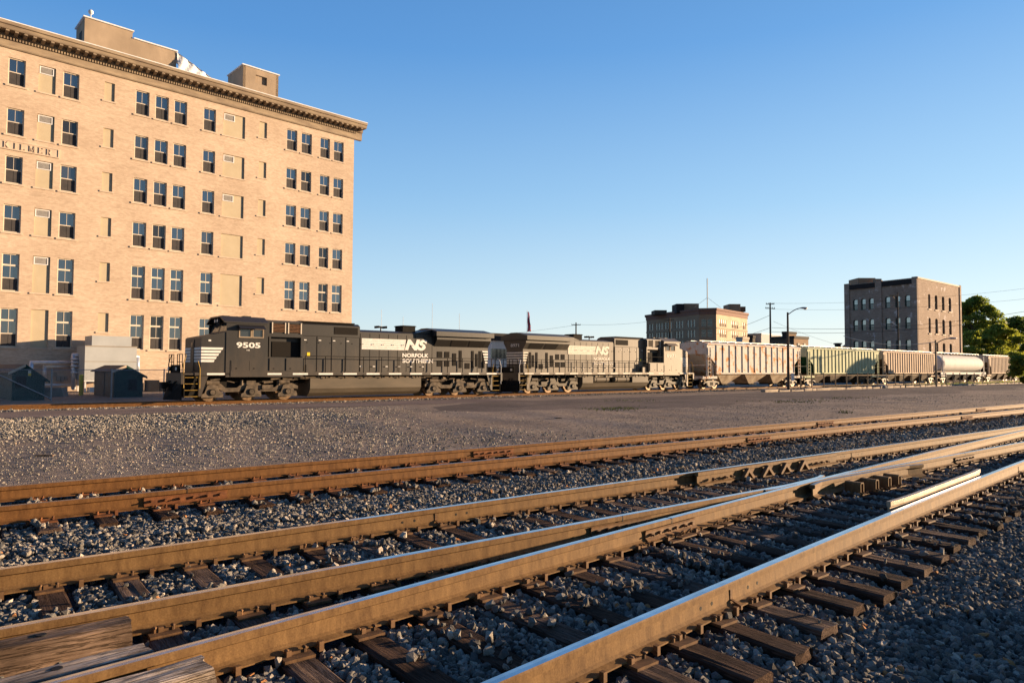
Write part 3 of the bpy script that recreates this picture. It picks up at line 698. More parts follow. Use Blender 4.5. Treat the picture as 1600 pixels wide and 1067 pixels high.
# roof structures
ph=MB().box(.02,3.56,2.0,4.9,26.6,30.0).box(3.56,7.1,2.0,4.9,26.6,29.42).box(-.0,.02,2.9,3.7,27.5,29.2,1).build('penthouse',[M['stucco'],M['black']],kb)
MB().box(-.1,3.66,1.9,5.0,30.0,30.1).box(3.66,7.2,1.9,5.0,29.42,29.52).build('coping',M['roofwhite'],ph)
ph=MB(); wall(ph,13.05,16.55,26.6,30.1,[(14.28,15.4,28.73,29.53)],.25,2.0); ph.box(13.05,16.55,2.26,5.6,26.6,30.1).box(13.05,13.3,2.0,2.26,26.6,30.1).box(16.3,16.55,2.0,2.26,26.6,30.1)
ph=ph.build('penthouse',M['stucco'],kb,fix=False); MB().box(12.95,16.65,1.9,5.7,30.1,30.2).build('coping',M['roofwhite'],ph)
MB().box(14.28,14.95,2.15,2.2,28.73,29.53).build('shutter',M['stucco'],ph)
# weathered tarp on the roof
tarp=MB(); nx,ny=26,8
for i in range(nx+1):
    for j in range(ny+1):
        u,v=i/nx,j/ny; x=7.15+4.4*u; ztop=29.35-(29.35-27.3)*u**.9; z=ztop-v*(ztop-26.72)+.09*math.sin(i*1.9+j*2.1)*v+.05*math.sin(i*4.1)
        tarp.v.append((x,1.9-.55*v+.13*math.sin(i*1.3+j*.8),z))
for i in range(nx):
    for j in range(ny): k=i*(ny+1)+j; tarp.f.append((k,k+ny+1,k+ny+2,k+1)); tarp.m.append(0)
b_=len(tarp.v); tarp.add([(7.15,1.9,29.35),(11.55,1.9,27.3),(11.55,3.6,27.2),(7.15,3.6,29.25)],[(0,1,2,3)])
tob=tarp.build('tarp',M['roofwhite'],None,P0,rzb,smooth=True); tag(tob,'crumpled white tarp sloping over a pile on the warehouse roof','tarp')
tob=MB().box(11.4,12.0,1.6,2.2,26.86,27.25).box(7.0,7.3,1.6,1.9,26.85,27.1).build('lumber_pile',pm('orange_lumber',(.6,.3,.1),(.5,.24,.08),5),None,P0,rzb); tag(tob,'orange lumber ends weighing down the tarp on the warehouse roof','lumber')
cam_r=empty('roof_camera',Vector(P0)+Matrix.Rotation(rzb,3,'Z')@Vector((.45,2.1,30.1)),rzb,'small white dome on a bracket on the highest rooftop box','roof camera')
MB().cyl((0,0,0),(0,0,.35),.04,8).box(-.3,.3,-.03,.03,0,.06).build('bracket',M['whitemetal'],cam_r); MB().ball((0,0,.5),.2,0,10).build('dome',M['whitemetal'],cam_r,smooth=True)

# unseen tie stack added just right of the view to shade the near ballast
stk=empty('added_shade_ties',(5.3,4.55,-.33),R(72),'unseen stack of old railroad ties added to shade the near track','shade caster')
for l in range(2):
    for k in range(4): tie_mesh(2.6,l*7+k).build('shade_tie',M['tie_gray'],stk,(random.uniform(-.05,.05),-.42+.28*k,.2+.19*l))

# ------------------------------------------------------------ building services, sheds, fence on the left
def loc(px,py,Y): p=at(px,py,Y); return (p.x,p.y,p.z)
GZ=-.42
def bpt(px,py,back=0):   # building coords of pixel on plane y=-back
    nb=Vector((math.cos(YAW),-math.sin(YAW),0)); P=onplane(px,py,Vector(P0)+nb*back,nb)-Vector(P0)
    return P.dot(Vector((math.sin(YAW),math.cos(YAW),0))),P.z
ac=empty('air_handling_unit',P0,rzb,'pale grey sheet metal rooftop style air unit standing beside the warehouse wall','air unit')
u0,_=bpt(132,580,3.2); u1,_=bpt(213,580,3.2); _,zt=bpt(170,541,3.2); _,zt2=bpt(170,525,3.2); v0,_=bpt(144,530,3.2); v1,_=bpt(206,530,3.2)
MB().box(u0,u1,-3.2,-.6,.55,zt,0).box(u0-.01,u1+.02,-3.22,-3.2,(.55+zt)/2+.1,(.55+zt)/2+.14,1).box(u0-.02,u1+.02,-3.23,-3.2,zt-.05,zt+.03,1).build('casing',[M['ac'],M['ac_side']],ac)
MB().box(v0,v1,-3.15,-1.0,zt+.03,zt2,0).build('upper_casing',M['ac'],ac)
mb=MB(); 
for x_ in np.linspace(u0+.1,u1-.1,4): mb.box(x_-.05,x_+.05,-3.1,-3.0,-.5,.55).box(x_-.05,x_+.05,-.9,-.8,-.5,.55)
mb.box(u0,u1,-3.18,-3.08,.45,.55).box(u0+.4,u0+1.3,-3.05,-2.2,-.5,.0)
mb.build('support_frame',M['whitemetal'],ac)
def pipe(label,pts,r,Yb=.8,cat='pipe'):
    mb=MB(); P=[]
    for px,py in pts: u,z=bpt(px,py,Yb); P.append((u,-Yb,z))
    mb.tube([Vector(p) for p in P],r,10)
    for p in P: mb.ball(p,r*1.02,0,8)
    o=mb.build('pipe',M['pipe'],None,P0,rzb,smooth=True); tag(o,label,cat,'silver pipes on the shaded wall'); return o
pipe('silver pipe running highest along the shaded wall and turning down at its left end',[(49,585),(49,566.5),(113,566.5)],.16)
pipe('silver pipe below the highest one, turning down behind the left shed',[(69.5,590),(69.5,572.5),(112,572.5)],.14,.6)
pipe('low horizontal silver pipe near the ground between shed and riser',[(70,601.5),(110,601.5)],.12,.6)
pipe('thick vertical silver riser pipe beside the pale air unit with an elbow on top',[(115,606),(115,555),(127,555)],.17,1.1)
for i,y in enumerate((561,566,572,582)): pipe(['topmost','second','third','lowest'][i]+' of four short silver branch pipes between riser and air unit',[(112,y),(128,y)],.08,1.35)
pipe('white downpipe on the right side of the air unit',[(209,556.5),(215.5,557.5),(215.5,584)],.13,3.0)
for i,(x0,x1,y0,y1) in enumerate(((83,89,582,588),(88.5,94,588,596),(95,100,588,596),(101.5,106,588,594))):
    ua,za=bpt(x0,y1,.25); ub,zb=bpt(x1,y0,.25); o=MB().box(ua,ub,-.25,-.0,za,zb,0).box(ua+.06,ub-.06,-.27,-.25,za+.06,zb-.06,0).build('electrical_box',M['ac_side'],None,P0,rzb)
    tag(o,['small grey electrical box set higher than its neighbours','left one of three low grey electrical boxes','middle one of three low grey electrical boxes','right one of three low grey electrical boxes'][i]+' on the shaded wall','electrical box','electrical boxes')
def along(C_,d,px):
    """distance from C_ along horizontal direction d to the photo column px"""
    r_=ray(px,600); k=r_.x/r_.y; return (k*C_.y-C_.x)/(d.x-k*d.y)
def shed(label,px_left,px_c,px_right,py,H,H2,HA,door=True,sign_=False):
    """saltbox shed: nearest corner at px_c, gable end to its right, eave side to its left"""
    C_=onz(px_c,py,-.40); an=R(43.8); dx_=Vector((math.cos(an),math.sin(an),0)); dy_=Vector((-math.sin(an),math.cos(an),0))
    W=along(C_,dx_,px_right); L=along(C_,dy_,px_left)
    s=empty('storage_shed',C_,an,label,'shed','dark green storage sheds behind the fence'); ax=.38*W
    MB().prism([(0,0),(W,0),(W,H2),(ax,HA),(0,H)],0,L,0,'y').build('body',M['shed'],s)
    def rl(x): return H+(HA-H)*x/ax if x<ax else HA+(H2-HA)*(x-ax)/(W-ax)
    mb=MB(); o_=.22
    for (xa,xb) in ((-o_,ax),(ax,W+o_)): mb.prism([(xa,rl(xa)+.02),(xb,rl(xb)+.02),(xb,rl(xb)+.08),(xa,rl(xa)+.08)],-.15,L+.15,0,'y')
    mb.build('roof',M['shedroof'],s)
    for (xa,xb) in ((-o_,ax),(ax,W+o_)): MB().prism([(xa,rl(xa)-.06),(xb,rl(xb)-.06),(xb,rl(xb)+.09),(xa,rl(xa)+.09)],-.18,-.152,0,'y').build('bargeboard',M['stone'] if xa<0 else M['shed'],s)
    if door:
        MB().box(-.04,0,.06,L*.42,.05,H-.1).box(-.04,0,L*.47,L-.1,.05,H-.1).build('door',M['shedtan'],s)
        MB().box(W*.5,W*.78,-.04,0,H2*.35,H2*.85).build('shutter',M['mesh_dark'],s)
    else: MB().box(.15,W*.42,-.04,0,H*.45,H*.85).build('shutter',M['mesh_dark'],s)
    if sign_: MB().box(W*.47,W*.56,-.05,-.01,H*.86,H*1.04,0).box(W*.47,W*.56,-.052,-.05,H*.86,H*.94,1).build('notice',[M['white'],M['yellow']],s)
    return s
shed('dark green gabled shed with a brown double door, right one of the two',147.5,178,223,622,1.70,1.38,1.98)
shed('dark green gabled shed with a small yellow notice on its gable',-38,18,70,627,1.66,1.22,2.0,False,True)
# fence
fz=-.42
fp=[onz(px,py,fz) for px,py in ((-60,630.5),(79.5,627.5),(172.5,624.4),(255.5,621.8))]
st=(fp[3]-fp[1])/ (fp[3]-fp[1]).length
fen=empty('chain_link_fence',fp[1],math.atan2(st.y,st.x),'grey chain link fence in front of the green sheds beside the track','fence')
m,t,b=nodes('chain_link_fabric'); b.inputs['Base Color'].default_value=(.4,.42,.45,1); b.inputs['Metallic'].default_value=.4; b.inputs['Roughness'].default_value=.5
tc=N(t,'ShaderNodeTexCoord'); sx=N(t,'ShaderNodeSeparateXYZ'); t.links.new(tc.outputs['Object'],sx.inputs[0]); outs=[]
for op in ('ADD','SUBTRACT'):
    a_=N(t,'ShaderNodeMath',operation=op); t.links.new(sx.outputs[0],a_.inputs[0]); t.links.new(sx.outputs[2],a_.inputs[1])
    mu=N(t,'ShaderNodeMath',operation='MULTIPLY'); t.links.new(a_.outputs[0],mu.inputs[0]); mu.inputs[1].default_value=14
    fr=N(t,'ShaderNodeMath',operation='FRACT'); t.links.new(mu.outputs[0],fr.inputs[0]); lt=N(t,'ShaderNodeMath',operation='LESS_THAN'); t.links.new(fr.outputs[0],lt.inputs[0]); lt.inputs[1].default_value=.085; outs.append(lt)
mx=N(t,'ShaderNodeMath',operation='MAXIMUM'); t.links.new(outs[0].outputs[0],mx.inputs[0]); t.links.new(outs[1].outputs[0],mx.inputs[1]); t.links.new(mx.outputs[0],b.inputs['Alpha'])
M['link']=m
d0=(fp[0]-fp[1]).dot(st); d3=(fp[3]-fp[1]).dot(st)
xs_=[d0-6.5,d0,0,(fp[2]-fp[1]).dot(st),d3,d3+3.4,d3+6.8,d3+10.2]
for x_ in xs_: MB().cyl((x_,0,0),(x_,0,1.86),.04,8).build('post',M['galv'],fen)
MB().cyl((xs_[0],0,1.8),(xs_[-1],0,1.8),.022,6).build('top_wire',M['galv'],fen)
MB().add([(xs_[0],0,.02),(xs_[-1],0,.02),(xs_[-1],0,1.8),(xs_[0],0,1.8)],[(0,1,2,3)]).build('mesh_fabric',M['link'],fen,fix=False)
MB().cyl((0,-.05,.15),(d0-1.5,-.05,3.0),.03,8).build('brace_pole',M['galv'],fen)
pb=onz(126.5,617.5,-.33); bo_=MB().cyl((0,0,0),(0,0,1.3),.13,16).ball((0,0,1.3),.13,0,12,(1,1,.5)).build('bollard',M['yellow'],None,pb,smooth=False); tag(bo_,'bright yellow pipe bollard beside the air unit','bollard')
pb=onz(79.5,620.5,-.4); mb=MB().prism([(-.95,0),(.95,0),(.85,.35),(.75,.62),(-.75,.62),(-.85,.35)],-.3,.3,0,'y').box(-.9,.9,-.32,.32,0,.18); o=mb.build('concrete_block',M['concrete'],None,pb,R(5)); tag(o,'pale concrete block between the left shed and the fence post','concrete block')
pb=onz(238,613,-.4); mb=MB()
for i,(x_,w_,h_) in enumerate(((-1.4,.7,.75),(-.5,.9,.95),(.5,.8,.8))): mb.box(x_,x_+w_,-.3,.3,0,h_,0).box(x_+.1,x_+w_-.1,-.32,-.3,.1,h_-.1,1)
o=mb.build('utility_cabinet',[M['under_dark'],M['mesh_dark']],None,pb,rzb); tag(o,'low dark utility cabinets by the wall in front of the locomotive nose','cabinet')

# ------------------------------------------------------------ trains
rzt=math.atan2(D50.y,D50.x)
def tpos(s): return cT(s+50.9*math.cos(A50))
def wheel(mb_parent,x,y,r=.53,mat='wheel'):
    sg=1 if y>0 else -1
    mb=MB().cyl((x,y-.065,r),(x,y+.065,r),r,24,0).cyl((x,y-sg*.09,r),(x,y-sg*.06,r),r+.035,24,0).cyl((x,y+sg*.066,r),(x,y+sg*.075,r),r*.72,20,1).cyl((x,y+sg*.07,r),(x,y+sg*.13,r),.12,12,0)
    return mb.build('wheel',[M[mat],M['under_dark']],mb_parent)
def truck3(parent,xs,umat,seed):
    rr=random.Random(seed); c=xs[1]
    tr=MB()
    for y0,y1 in ((-1.25,-1.08),(1.08,1.25)):
        sg=1 if y0>0 else -1; ya,yb=min(y0,y1),max(y0,y1)
        tr.prism([(xs[0]-.65,.78),(xs[0]-.3,.95),(xs[0]+.45,.95),(xs[0]+.7,.72),(c-.75,.72),(c-.45,.98),(c+.45,.98),(c+.75,.72),(xs[2]-.7,.72),(xs[2]-.45,.95),(xs[2]+.3,.95),(xs[2]+.65,.78),(xs[2]+.62,.62),(xs[2]+.35,.66),(xs[2]-.35,.66),(xs[2]-.65,.5),(c+.65,.5),(c+.4,.66),(c-.4,.66),(c-.65,.5),(xs[0]+.65,.5),(xs[0]+.35,.66),(xs[0]-.35,.66),(xs[0]-.62,.62)],ya,yb,0,'y')
        for x in xs:
            yy0,yy1=(ya-.1,ya+.06) if sg<0 else (yb-.06,yb+.1)
            tr.prism([(x-.56,.22),(x-.54,.40),(x-.40,.46),(x-.26,.84),(x-.14,.90),(x+.14,.90),(x+.26,.84),(x+.40,.46),(x+.54,.40),(x+.56,.22)],yy0,yy1,0,'y')
            yo=ya-.12 if sg<0 else yb+.12
            tr.cyl((x,yo-.04,.50),(x,yo+.04,.50),.17,16,1); tr.cyl((x,yo-.055,.50),(x,yo+.055,.50),.13,12,0)
            tr.cyl((x-.5,sg*1.2,.85),(x-.5,sg*1.2,1.12),.09,8,0)
            tr.box(x+.3,x+.52,sg*1.2-.12,sg*1.2+.12,.24,.5,0)
        for k in range(9):
            x=xs[0]-.4+(xs[2]-xs[0]+.8)*rr.random(); z=.95+.25*rr.random(); l=.2+.5*rr.random()
            tr.cyl((x,sg*(1.2+.1*rr.random()),z),(x+l,sg*(1.2+.1*rr.random()),z+rr.uniform(-.1,.1)),.03+.05*rr.random(),8,0)
        tr.cyl((xs[2]-.5,sg*1.25,1.02),(xs[2]+.1,sg*1.25,1.02),.12,10,0); tr.cyl((xs[0]-.3,sg*1.25,1.0),(xs[0]+.35,sg*1.25,1.0),.13,10,0)
        tr.box(c-.25,c+.25,sg*1.2-.1,sg*1.2+.1,.7,1.1,0); tr.box(c+.6,c+1.2,sg*1.28-.06,sg*1.28+.06,.62,.86,0)
    tr.box(xs[0]-.5,xs[2]+.5,-1.0,1.0,.55,1.05,1)
    t_=tr.build('truck',[umat,M['under_dark']],parent)
    for x in xs:
        for y in (-.755,.755): wheel(t_,x,y)
    return t_
def locomotive(label,s,reverse,paint,under,tankm,white,number,near,full_tank):
    """local x runs from the front coupler to the rear coupler"""
    L=empty('locomotive',tpos(s),rzt+(math.pi if reverse else 0),label,'locomotive','black diesel locomotives coupled nose out')
    P=M[paint]; U=M[under]; W=M[white]; BK=M['mesh_dark']
    rot=(R(90),0,0) if near<0 else (R(90),0,math.pi)
    def lx(x_view,):  # place text on the near side starting at local x (left end in the viewer's eyes)
        return x_view
    # frame and sill
    mb=MB().box(1.2,21.2,-1.5,1.5,1.38,1.55,0).box(1.2,21.2,-1.53,-1.5,1.41,1.53,0).box(1.2,21.2,1.5,1.53,1.41,1.53,0).box(1.0,21.4,-.6,.6,.95,1.38,1)
    for x in np.arange(1.8,20.8,1.55):
        for sg in (-1,1): mb.box(x,x+.9,sg*1.535-.004,sg*1.535+.004,1.42,1.52,2)
    mb.build('frame',[P,M['under_dark'],W],L)
    # nose and cab body down to the side sill (equipment cabinets run back to x=7.05)
    mb=MB()
    mb.prism([(1.5,1.55),(1.5,3.38),(1.58,3.46),(2.8,3.72),(2.8,1.55)],-1.5,1.5,0,'y')
    nose=mb.build('nose',P,L)
    mb=MB()
    Y=1.53
    # cab side walls with window openings
    ops=[(3.42,4.08,3.47,3.95),(4.14,4.74,3.47,3.95)]
    for sg in (-1,1):
        wmb=MB(); wall(wmb,2.75,5.0,1.3,4.25,ops,.05,0)
        for f_ in range(len(wmb.f)): mb.f.append(tuple(len(mb.v)+i for i in wmb.f[f_])); mb.m.append(0)
        mb.v+= [(v[0],sg*(Y-v[1]*1.0),v[2]) for v in wmb.v]
    mb.box(4.96,5.0,-Y+.01,Y-.01,1.3,4.3).box(2.75,2.8,-Y+.01,Y-.01,1.3,3.72)
    # windshield wall, raked
    mb.add([(2.8,-Y,3.7),(2.8,Y,3.7),(3.0,1.35,4.35),(3.0,-1.35,4.35)],[(0,1,2,3)])
    mb.box(2.8,4.98,-Y+.05,Y-.05,1.5,1.6).box(2.8,4.98,-Y+.05,Y-.05,3.28,3.32)
    cab=mb.build('cab',P,L,fix=False)
    rf=MB(); rf.prism([(-Y-.05,4.22),(-Y-.05,4.29),(-.85,4.62),(.85,4.62),(Y+.05,4.29),(Y+.05,4.22),(.8,4.54),(-.8,4.54)],2.62,5.02,0,'x')
    for x in (3.3,3.9,4.6): rf.cyl((x,.3,4.6),(x,.3,4.72),.04,8)
    rf.box(2.9,3.3,-.3,.3,4.62,4.68).box(4.0,4.4,-.5,-.1,4.62,4.70)
    rf=rf.build('cab_roof',P,cab)
    for sg in (-1,1):
        for (a,b,c,d) in ops:
            m_=MB(); y=sg*(Y+.005); f=.045
            m_.box(a-.02,a+f,y-.015,y+.015,c-.03,d).box(b-f,b+.02,y-.015,y+.015,c-.03,d).box(a+f,b-f,y-.015,y+.015,d-f,d).box(a+f,b-f,y-.015,y+.015,c-.03,c+f-.02)
            wf=m_.build('side_window',M['cornice'],cab); MB().box(a+f,b-f,sg*(Y-.03)-.003,sg*(Y-.03)+.003,c+.02,d-f).build('pane',M['glass_far'],wf)
        MB().prism([(sg*(Y+.0),4.12),(sg*(Y+.02),4.14),(sg*(Y+.34),3.93),(sg*(Y+.32),3.91)],3.35,4.75,0,'x').build('sunshade',P,cab)
    for sg in (-1,1):
        yy=sorted((sg*.12,sg*1.28)); MB().add([(2.835-.01,yy[0],3.8),(2.835-.01,yy[1],3.8),(2.955-.01,yy[1]*.95,4.22),(2.955-.01,yy[0],4.22)],[(0,1,2,3)]).build('windshield',M['glass_far'],cab,fix=False)
    hl=MB().box(2.68,2.86,-.55,.55,4.28,4.48); hl.cyl((2.66,-.2,4.38),(2.69,-.2,4.38),.09,12,1).cyl((2.66,.2,4.38),(2.69,.2,4.38),.09,12,1).build('headlight',[M['under_dark'],M['lampglass']],cab)
    # nose stripes on sides and front
    st=MB()
    for i in range(5):
        z0=2.76-.165*i; xr=2.62-.11*i
        for sg in (-1,1): st.prism([(1.5,z0),(xr-.05,z0),(xr,z0+.115),(1.5,z0+.115)],sg*1.5-.004,sg*1.5+.004,0,'y')
        st.box(1.495,1.5,-1.5,1.5,z0,z0+.115)
    st.build('nose_stripes',W,nose)
    MB().box(1.47,1.5,-.25,.35,1.6,3.3).box(1.45,1.47,-.1,.2,2.85,3.15,1).build('nose_door',[P,M['glass_far']],nose)
    # lower side cabinets
    mb=MB()
    for sg in (-1,1):
        a,b=sorted((sg*.95,sg*1.52))
        mb.box(5.0,7.05,a,b,1.3,2.40)
        if sg==near: mb.box(3.0,5.0,sg*1.53-.02,sg*1.53+.02,1.32,2.2)
        for (x0,x1,z0,z1) in ((3.05,3.95,1.65,2.18),(4.0,4.95,1.65,2.18),(5.1,5.95,1.65,2.35),(6.05,6.95,1.65,2.35)):
            mb.box(x0,x1,sg*1.545-.012,sg*1.545+.012,z0,z1); mb.cyl((x0+.25,sg*1.55,z0+.12),(x0+.25,sg*1.575,z0+.12),.03,8,1)
    mb.build('equipment_cabinet',[P,M['mesh_dark']],L)
    # blower compartment
    mb=MB().box(5.0,7.1,-1.0,1.0,1.55,3.6).box(5.0,7.1,-1.3,1.3,3.55,4.42)
    mb.prism([(-1.3,4.42),(1.3,4.42),(.8,4.52),(-.8,4.52)],5.0,7.1,0,'x')
    mb.box(5.15,5.25,-1.3,1.3,2.4,3.55).box(7.0,7.1,-1.3,1.3,2.4,3.55)
    bl=mb.build('blower_compartment',P,L)
    for sg in (-1,1):
        for (a,b) in ((5.32,6.05),(6.25,6.98)):
            g=MB().box(a,b,sg*1.3-.02,sg*1.3+.03 if sg>0 else sg*1.3+.02,3.8,4.33,1)
            y=sg*1.33; g.box(a-.04,a+.02,y-.02,y+.02,3.76,4.37,2).box(b-.02,b+.04,y-.02,y+.02,3.76,4.37,2)
            for k in range(6): g.box(a+.02,b-.02,y-.015,y+.015,3.84+k*.08,3.865+k*.08,0)
            g.build('grille',[M['copper'] if paint=='paint1' else M['under'],BK,M['frame']],bl)
        MB().box(5.4,7.0,sg*1.05-.04,sg*1.05+.04,2.45,3.3).build('filter_screen',BK,bl)
    # hoods
    mb=MB().prism([(-1.0,1.55),(-1.0,4.36),(-.75,4.5),(.75,4.5),(1.0,4.36),(1.0,1.55)],7.1,10.9,0,'x')
    hh=mb.build('tall_hood',P,L)
    for sg in (-1,1): MB().box(9.2,10.75,sg*1.0-.015,sg*1.0+.015,3.84,4.28).build('intake_screen',BK,hh)
    MB().box(7.05,10.6,-.9,.9,4.5,4.56).build('roof_hatch',M['under_dark'],hh)
    mb=MB().prism([(-.95,1.55),(-.95,4.06),(-.6,4.2),(.6,4.2),(.95,4.06),(.95,1.55)],10.9,16.4,0,'x')
    mb.box(14.6,15.0,-.96,.96,2.2,4.0).prism([(14.9,4.1),(16.2,4.42),(16.6,4.42),(16.6,4.1)],-.9,.9,0,'y')
    lh=mb.build('long_hood',P,L)
    for sg in (-1,1):
        d=MB()
        for (x0,x1) in [(7.2+.93*i,7.2+.93*(i+1)-.05) for i in range(4)]: d.box(x0,x1,sg*1.005-.008,sg*1.005+.008,1.62,3.66)
        for (x0,x1) in [(10.97+.66*i,10.97+.66*(i+1)-.04) for i in range(8)]: d.box(x0,x1,sg*.955-.008,sg*.955+.008,1.62,3.95)
        for i in range(5): d.box(7.155+.93*i-.012,7.155+.93*i+.012,sg*1.01-.008,sg*1.01+.008,1.6,3.66,1)  # dark strips paint in the shade of the gaps between hood doors
        for i in range(9): d.box(10.95+.66*i-.012,10.95+.66*i+.012,sg*.96-.008,sg*.96+.008,1.6,3.95,1)
        d.box(7.1,10.9,sg*1.01-.008,sg*1.01+.008,3.68,3.70,1)
        d.box(7.5,7.68,sg*1.02-.006,sg*1.02+.006,2.5,2.72,2).box(7.3,7.75,sg*1.3-.1,sg*1.3+.1,1.56,2.0,0)
        for i in range(12): d.cyl((7.5+i*.72,sg*1.0,3.3),(7.5+i*.72,sg*1.03,3.3),.03,6,1)
        d.build('hood_door',[P,M['mesh_dark'],M['yellow']],lh)
    MB().box(14.25,15.2,-.5,.5,4.1,4.62).box(14.2,15.25,-.55,.55,4.55,4.60).build('exhaust_stack',M['under_dark'],lh)
    # radiator section
    mb=MB()
    mb.prism([(-.95,1.55),(-.95,3.28),(-1.3,3.74),(-1.3,3.95),(1.3,3.95),(1.3,3.74),(.95,3.28),(.95,1.55)],16.4,20.95,0,'x')
    mb.prism([(-1.55,3.96),(-1.55,4.27),(-.35,4.52),(.35,4.52),(1.55,4.27),(1.55,3.96)],16.2,21.05,0,'x')
    rd=mb.build('radiator_hood',P,L)
    for sg in (-1,1):
        for (a,b) in ((17.6,18.95),(19.1,20.5)):
            MB().add([(a+.1,sg*.985,3.3),(b,sg*.985,3.3),(b,sg*1.315,3.735),(a,sg*1.315,3.735)],[(0,1,2,3)] if sg<0 else [(3,2,1,0)]).build('radiator_screen',BK,rd,fix=False)
        g=MB()
        for i,(x,wd,z0,z1) in enumerate(((16.65,.4,2.55,2.95),(17.25,.38,2.55,2.95),(16.65,.4,1.95,2.35),(17.25,.38,1.95,2.35),(17.9,.3,2.0,2.85),(18.45,.22,1.85,3.05),(18.95,.4,1.8,2.2),(19.5,.2,1.85,3.05),(19.85,.2,1.95,2.85),(20.15,.2,1.85,3.05),(20.45,.2,1.85,2.95))):
            g.box(x,x+wd,sg*.96-.012,sg*.96+.012,z0,z1)
        g.build('louvre',BK,rd)
        s2=MB()
        for i in range(5):
            z0=2.96-.19*i; s2.prism([(20.42+.06*i,z0+.1),(20.94,z0+.1),(20.94,z0),(20.48+.06*i,z0)],sg*.972-.004,sg*.972+.004,0,'y')
        s2.build('end_stripes',W,rd)
    e=MB()
    for i in range(5): e.box(20.95,20.956,-.95,.95,2.96-.19*i,3.06-.19*i)
    e.build('end_stripes',W,rd)
    lettering('number',number,.3,W,rd,(20.96,-.45,3.45),(R(90),0,R(90)),.004,width=.95,height=.24)
    # stripes and letters on the long hood
    for sg in (-1,1):
        s2=MB(); y=sg*.968
        flip=(sg>0)
        def X(x): return x if not flip else 27.35-x     # mirrored so text always reads from the left
        xa,xb=(11.05,14.2)
        for i in range(6):
            z0=3.56-.115*i; x0,x1=sorted((X(xa),X(xb-.02*i))); s2.box(x0,x1,y-.003,y+.003,z0,z0+.098)
        for i in range(6):
            z0=3.56-.115*i
        s2.build('hood_stripes',W,lh)
        rt=(R(90),0,0) if sg<0 else (R(90),0,math.pi)
        yl=sg*.972
        lettering('emblem_letters','NS',.9,W,lh,(X(14.12),yl,2.98),rt,.05,.25,width=1.72,height=.72,depth=.004)
        lettering('road_name','NORFOLK',.3,W,lh,(X(13.95),yl,2.52),rt,.012,0,width=2.0,height=.27,depth=.004)
        lettering('road_name','SOUTHERN',.3,W,lh,(X(13.95),yl,2.17),rt,.012,0,width=2.35,height=.26,depth=.004)
        rt2=rt; xn=3.28 if sg<0 else 4.62
        lettering('number',number,.4,W,cab,(xn,sg*1.538,2.88),rt2,.012,width=1.3,height=.31,depth=.004)
        lettering('small_marking','NS',.1,W,cab,(xn+(.55 if sg<0 else -.55),sg*1.538,2.73),rt2,.002,width=.17,height=.07,depth=.004)
        mk=MB()
        for k in range(10): mk.box(7.3+k*.9,7.3+k*.9+.16,sg*1.03-.004,sg*1.03+.004,3.42 if k<4 else 1.9,3.47 if k<4 else 1.95)
        mk.box(1.85,1.98,sg*1.505-.004,sg*1.505+.004,3.2,3.28)
        mk.build('stencil',W,lh)
    # horn
    h=MB().cyl((12.9,0,4.2),(12.9,0,4.42),.04,8)
    for k in range(3):
        for sg in (-1,1): h.cyl((12.9,-.2+.2*k,4.46),(12.9+sg*.32,-.2+.2*k,4.46),.03,8,0,.085)
    h.build('horn',M['under_dark'],lh)
    # tank
    if full_tank:
        tk=MB().prism([(-1.42,.62),(-1.42,1.22),(1.42,1.22),(1.42,.62),(1.25,.36),(.95,.16),(-.95,.16),(-1.25,.36)],7.55,15.1,0,'x')
        tk.build('fuel_tank',M[tankm],L)
    else:
        tk=MB().prism([(-1.42,.72),(1.42,.72),(1.25,.4),(.95,.16),(-.95,.16),(-1.25,.4)],7.05,15.1,0,'x').prism([(-1.4,.72),(1.4,.72),(1.4,1.22),(-1.4,1.22)],7.05,9.1,0,'x').box(13.9,15.1,-1.4,1.4,.72,1.22).box(9.1,13.9,-.8,.8,.72,1.22)
        tk=tk.build('fuel_tank',M[tankm],L)
        for sg in (-1,1):
            for a in (9.5,12.0): 
                q=MB().cyl((a,sg*1.15,.98),(a+1.7,sg*1.15,.98),.24,16).ball((a,sg*1.15,.98),.24,0,12,(.5,1,1)).ball((a+1.7,sg*1.15,.98),.24,0,12,(.5,1,1)).cyl((a+.25,sg*1.15,.98),(a+.3,sg*1.15,.98),.26,16).cyl((a+1.4,sg*1.15,.98),(a+1.45,sg*1.15,.98),.26,16)
                q.build('air_reservoir',M[under],L)
    truck3(L,(2.15,4.2,6.25),U,3); truck3(L,(16.15,18.25,20.3),U,8)
    # piping under the sill
    pp=MB(); rr=random.Random(4)
    for sg in (-1,1):
        pp.cyl((7,sg*1.3,1.27),(16,sg*1.3,1.27),.035,6); pp.cyl((6.6,sg*1.35,1.2),(15.6,sg*1.35,1.22),.03,6)
        for k in range(14):
            x=6.8+9*rr.random(); pp.box(x,x+.15+.2*rr.random(),sg*1.3-.08,sg*1.3+.08,1.14+.05*rr.random(),1.3)
    pp.build('under_piping',U,L)
    # platforms, plow, steps, rails, coupler
    for ex,dr in ((0,1),(22.4,-1)):
        X_=lambda a: ex+dr*a
        a=MB(); x0,x1=sorted((X_(.62),X_(1.5))); a.box(x0,x1,-1.5,1.5,1.42,1.52).box(*sorted((X_(.55),X_(.7))),-1.5,1.5,.95,1.52)
        a.build('end_platform',P,L)
        pl=MB()
        for sg in (-1,1):
            pl.add([(X_(.05),0,.12),(X_(.55),sg*1.45,.12),(X_(.62),sg*1.45,.95),(X_(.42),0,.95)],[(0,1,2,3)]); pl.add([(X_(.09),0,.12),(X_(.6),sg*1.45,.12),(X_(.67),sg*1.45,.95),(X_(.47),0,.95)],[(3,2,1,0)])
        pl.build('snow_plow',M['under_dark'],L)
